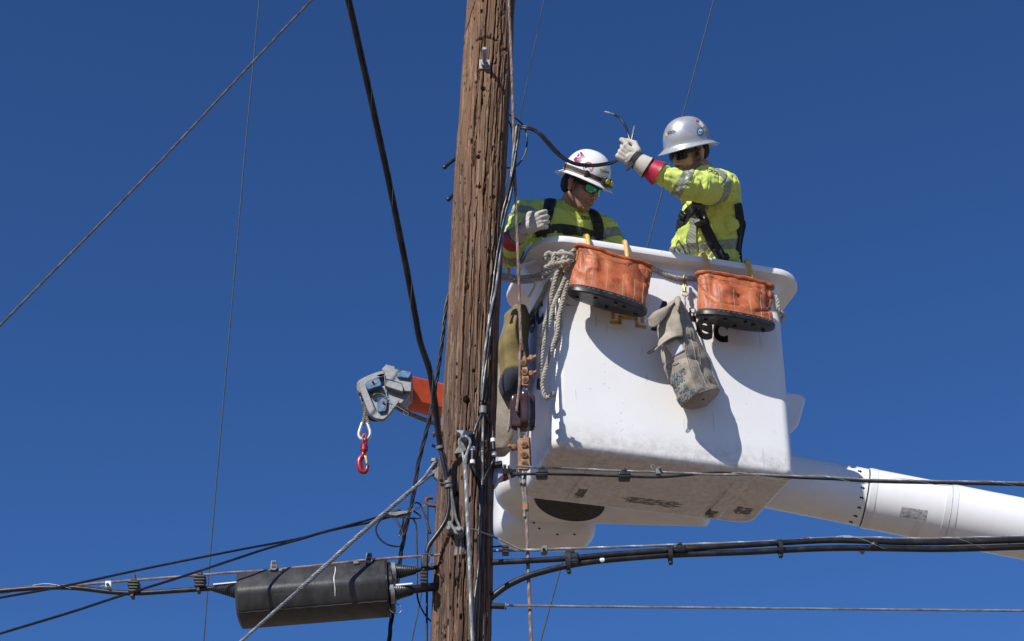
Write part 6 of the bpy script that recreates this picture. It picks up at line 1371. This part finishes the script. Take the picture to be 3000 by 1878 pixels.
hr.ell(h2.w(-.070, 0, .005), (.042, .060, .055), h2.M)
obj('hair', remesh(hr, .006, 2), M['hair'], p2, ang=180, recalc=False)
ht2, hb2_ = hat(h2, p2, M['hat_silver']); glasses(h2, p2, M['lens_black'])
obj('maker_sticker', decal_grid(hb2_, (1949, 390), (6, -2), (2, 10), 3, 3), M['sticker_yellow'], ht2)
obj('maker_print', decal_text(hb2_, 'EDISON', (1957, 394), (22, -5), (-1, -8), .02), M['letter_black'], ht2); obj('maker_line', decal(hb2_, *thick_line([(1951, 400), (1978, 393)], 1.4), off=.0015), M['letter_black'], ht2)
rd = obj('round_sticker', decal_grid(hb2_, (2051, 386), (9.5, 3), (-3, 12.5), 6, 4, .0012, True), M['sticker_blue'], ht2, ang=180)
obj('sticker_centre', decal_grid(hb2_, (2051, 386), (6, 2), (-2, 8), 6, 4, .0020, True), M['sticker_white'], rd, ang=180); obj('sticker_text', decal_text(hb2_, 'AC', (2046, 389), (10, 2.5), (0, -6.5), .03, off=.0028), M['letter_black'], rd)
obj('red_sticker', decal_grid(hb2_, (2040, 350), (9, 6), (-1, 6), 3, 3), M['sticker_red'], ht2); obj('flag_sticker', decal_grid(hb2_, (2051, 354), (12, 14), (-6, 6), 3, 3), M['sticker_white'], ht2); obj('edge_sticker', decal_grid(hb2_, (2064, 375), (5, 9), (-5, 4), 3, 3), M['sticker_yellow'], ht2)
tab_ = MB().box(h2.w(-.105, .02, .022), (.012, .05, .035), h2.M); obj('ratchet_band', tab_, M['red_paint'], ht2, bev=.004)
for nm, pts, wdt, mm in (('chest_strap', [(2042, 594), (2030, 608), (2012, 630), (1988, 662), (1968, 688), (1955, 700)], .050, 'black_web'), ('chest_strap', [(2046, 598), (2056, 632), (2070, 672), (2090, 715), (2108, 745), (2130, 785)], .054, 'black_web'), ('back_strap', [(2160, 596), (2167, 640), (2166, 690), (2160, 735)], .045, 'black_web')):
    m_ = ribbon(sb2, pts, wdt, .0035, .005)
    if m_.f: obj(nm, m_, M[mm], p2, ang=40)
def plate(tree, x, y, w_, h_, ang, m, rt, name='buckle', th=.014):
    q = hit(tree, x, y)
    if not q: return
    s_ = 1/S(q[0]); n_ = q[1]; d = RT*math.cos(ang)+UP*math.sin(ang); d = (d-n_*d.dot(n_)).normalized(); u_ = n_.cross(d)
    o_ = obj(name, MB().box(q[0]+n_*.013, (w_*s_, h_*s_, th), Matrix((d, u_, n_)).transposed()), m, rt, bev=.004)
    obj('buckle_slot', MB().box(q[0]+n_*(.013+th*.5), (w_*s_*.18, h_*s_*.6, .002), Matrix((d, u_, n_)).transposed()), M['grey_web'], o_)
plate(sb2, 1984, 654, 36, 32, R(48), M['buckle'], p2); plate(sb2, 2005, 632, 22, 26, R(48), M['buckle'], p2); plate(sb2, 2054, 648, 34, 38, R(-65), M['black_plastic'], p2, th=.022); plate(sb2, 2125, 752, 18, 16, R(-60), M['black_plastic'], p2)
ln_ = MB().tube(pxpath([(2168, 640, 7.36), (2180, 655, 7.38), (2174, 690, 7.42), (2168, 730, 7.46), (2170, 775, 7.5)], .01), .010, 8); obj('lanyard', ln_, M['black_web'], p2)
obj('back_pad', MB().prism([P(a, b, 7.38) for a, b in [(2162, 625), (2172, 632), (2181, 652), (2176, 664), (2166, 668)]], (0, .05, 0)), M['black_web'], p2, bev=.006)
wB = P(1868, 474, 6.94); aB = P(1815, 436, 6.93)-wB
ga = fist(wB, aB, -FW*.9+UP*-.2+RT*-.1, 1.16, .9, .45, flip=1)
obj('glove', wrinkle(remesh(ga, .0028, 1), .0015, 28), M['glove'], p2, ang=180, recalc=False)
obj('glove_gauntlet', MB().tube([P(1897, 491, 6.945), P(1885, 483, 6.94), P(1868, 471, 6.938), P(1854, 462, 6.937)], [.056, .050, .043, .040], 24, cap=False), M['glove'], p2)
obj('wrist_strap', MB().tube([P(1871, 473, 6.938), P(1857, 463, 6.937)], [.0465, .043], 24, cap=False), M['black_web'], p2); obj('gauntlet_edge', MB().tube([P(1899, 492, 6.946), P(1896.5, 490.5, 6.945)], [.0575, .0575], 24, cap=False), M['black_web'], p2)
obj('strap_tail', MB().prism([P(a, b, 6.885) for a, b in [(1836, 482), (1850, 470), (1858, 480), (1842, 496), (1834, 500)]], (0, .008, 0)), M['black_web'], p2, bev=.002)
cuff(P(1931, 510, 6.955), P(1886, 484, 6.94), .066, .042, p2)
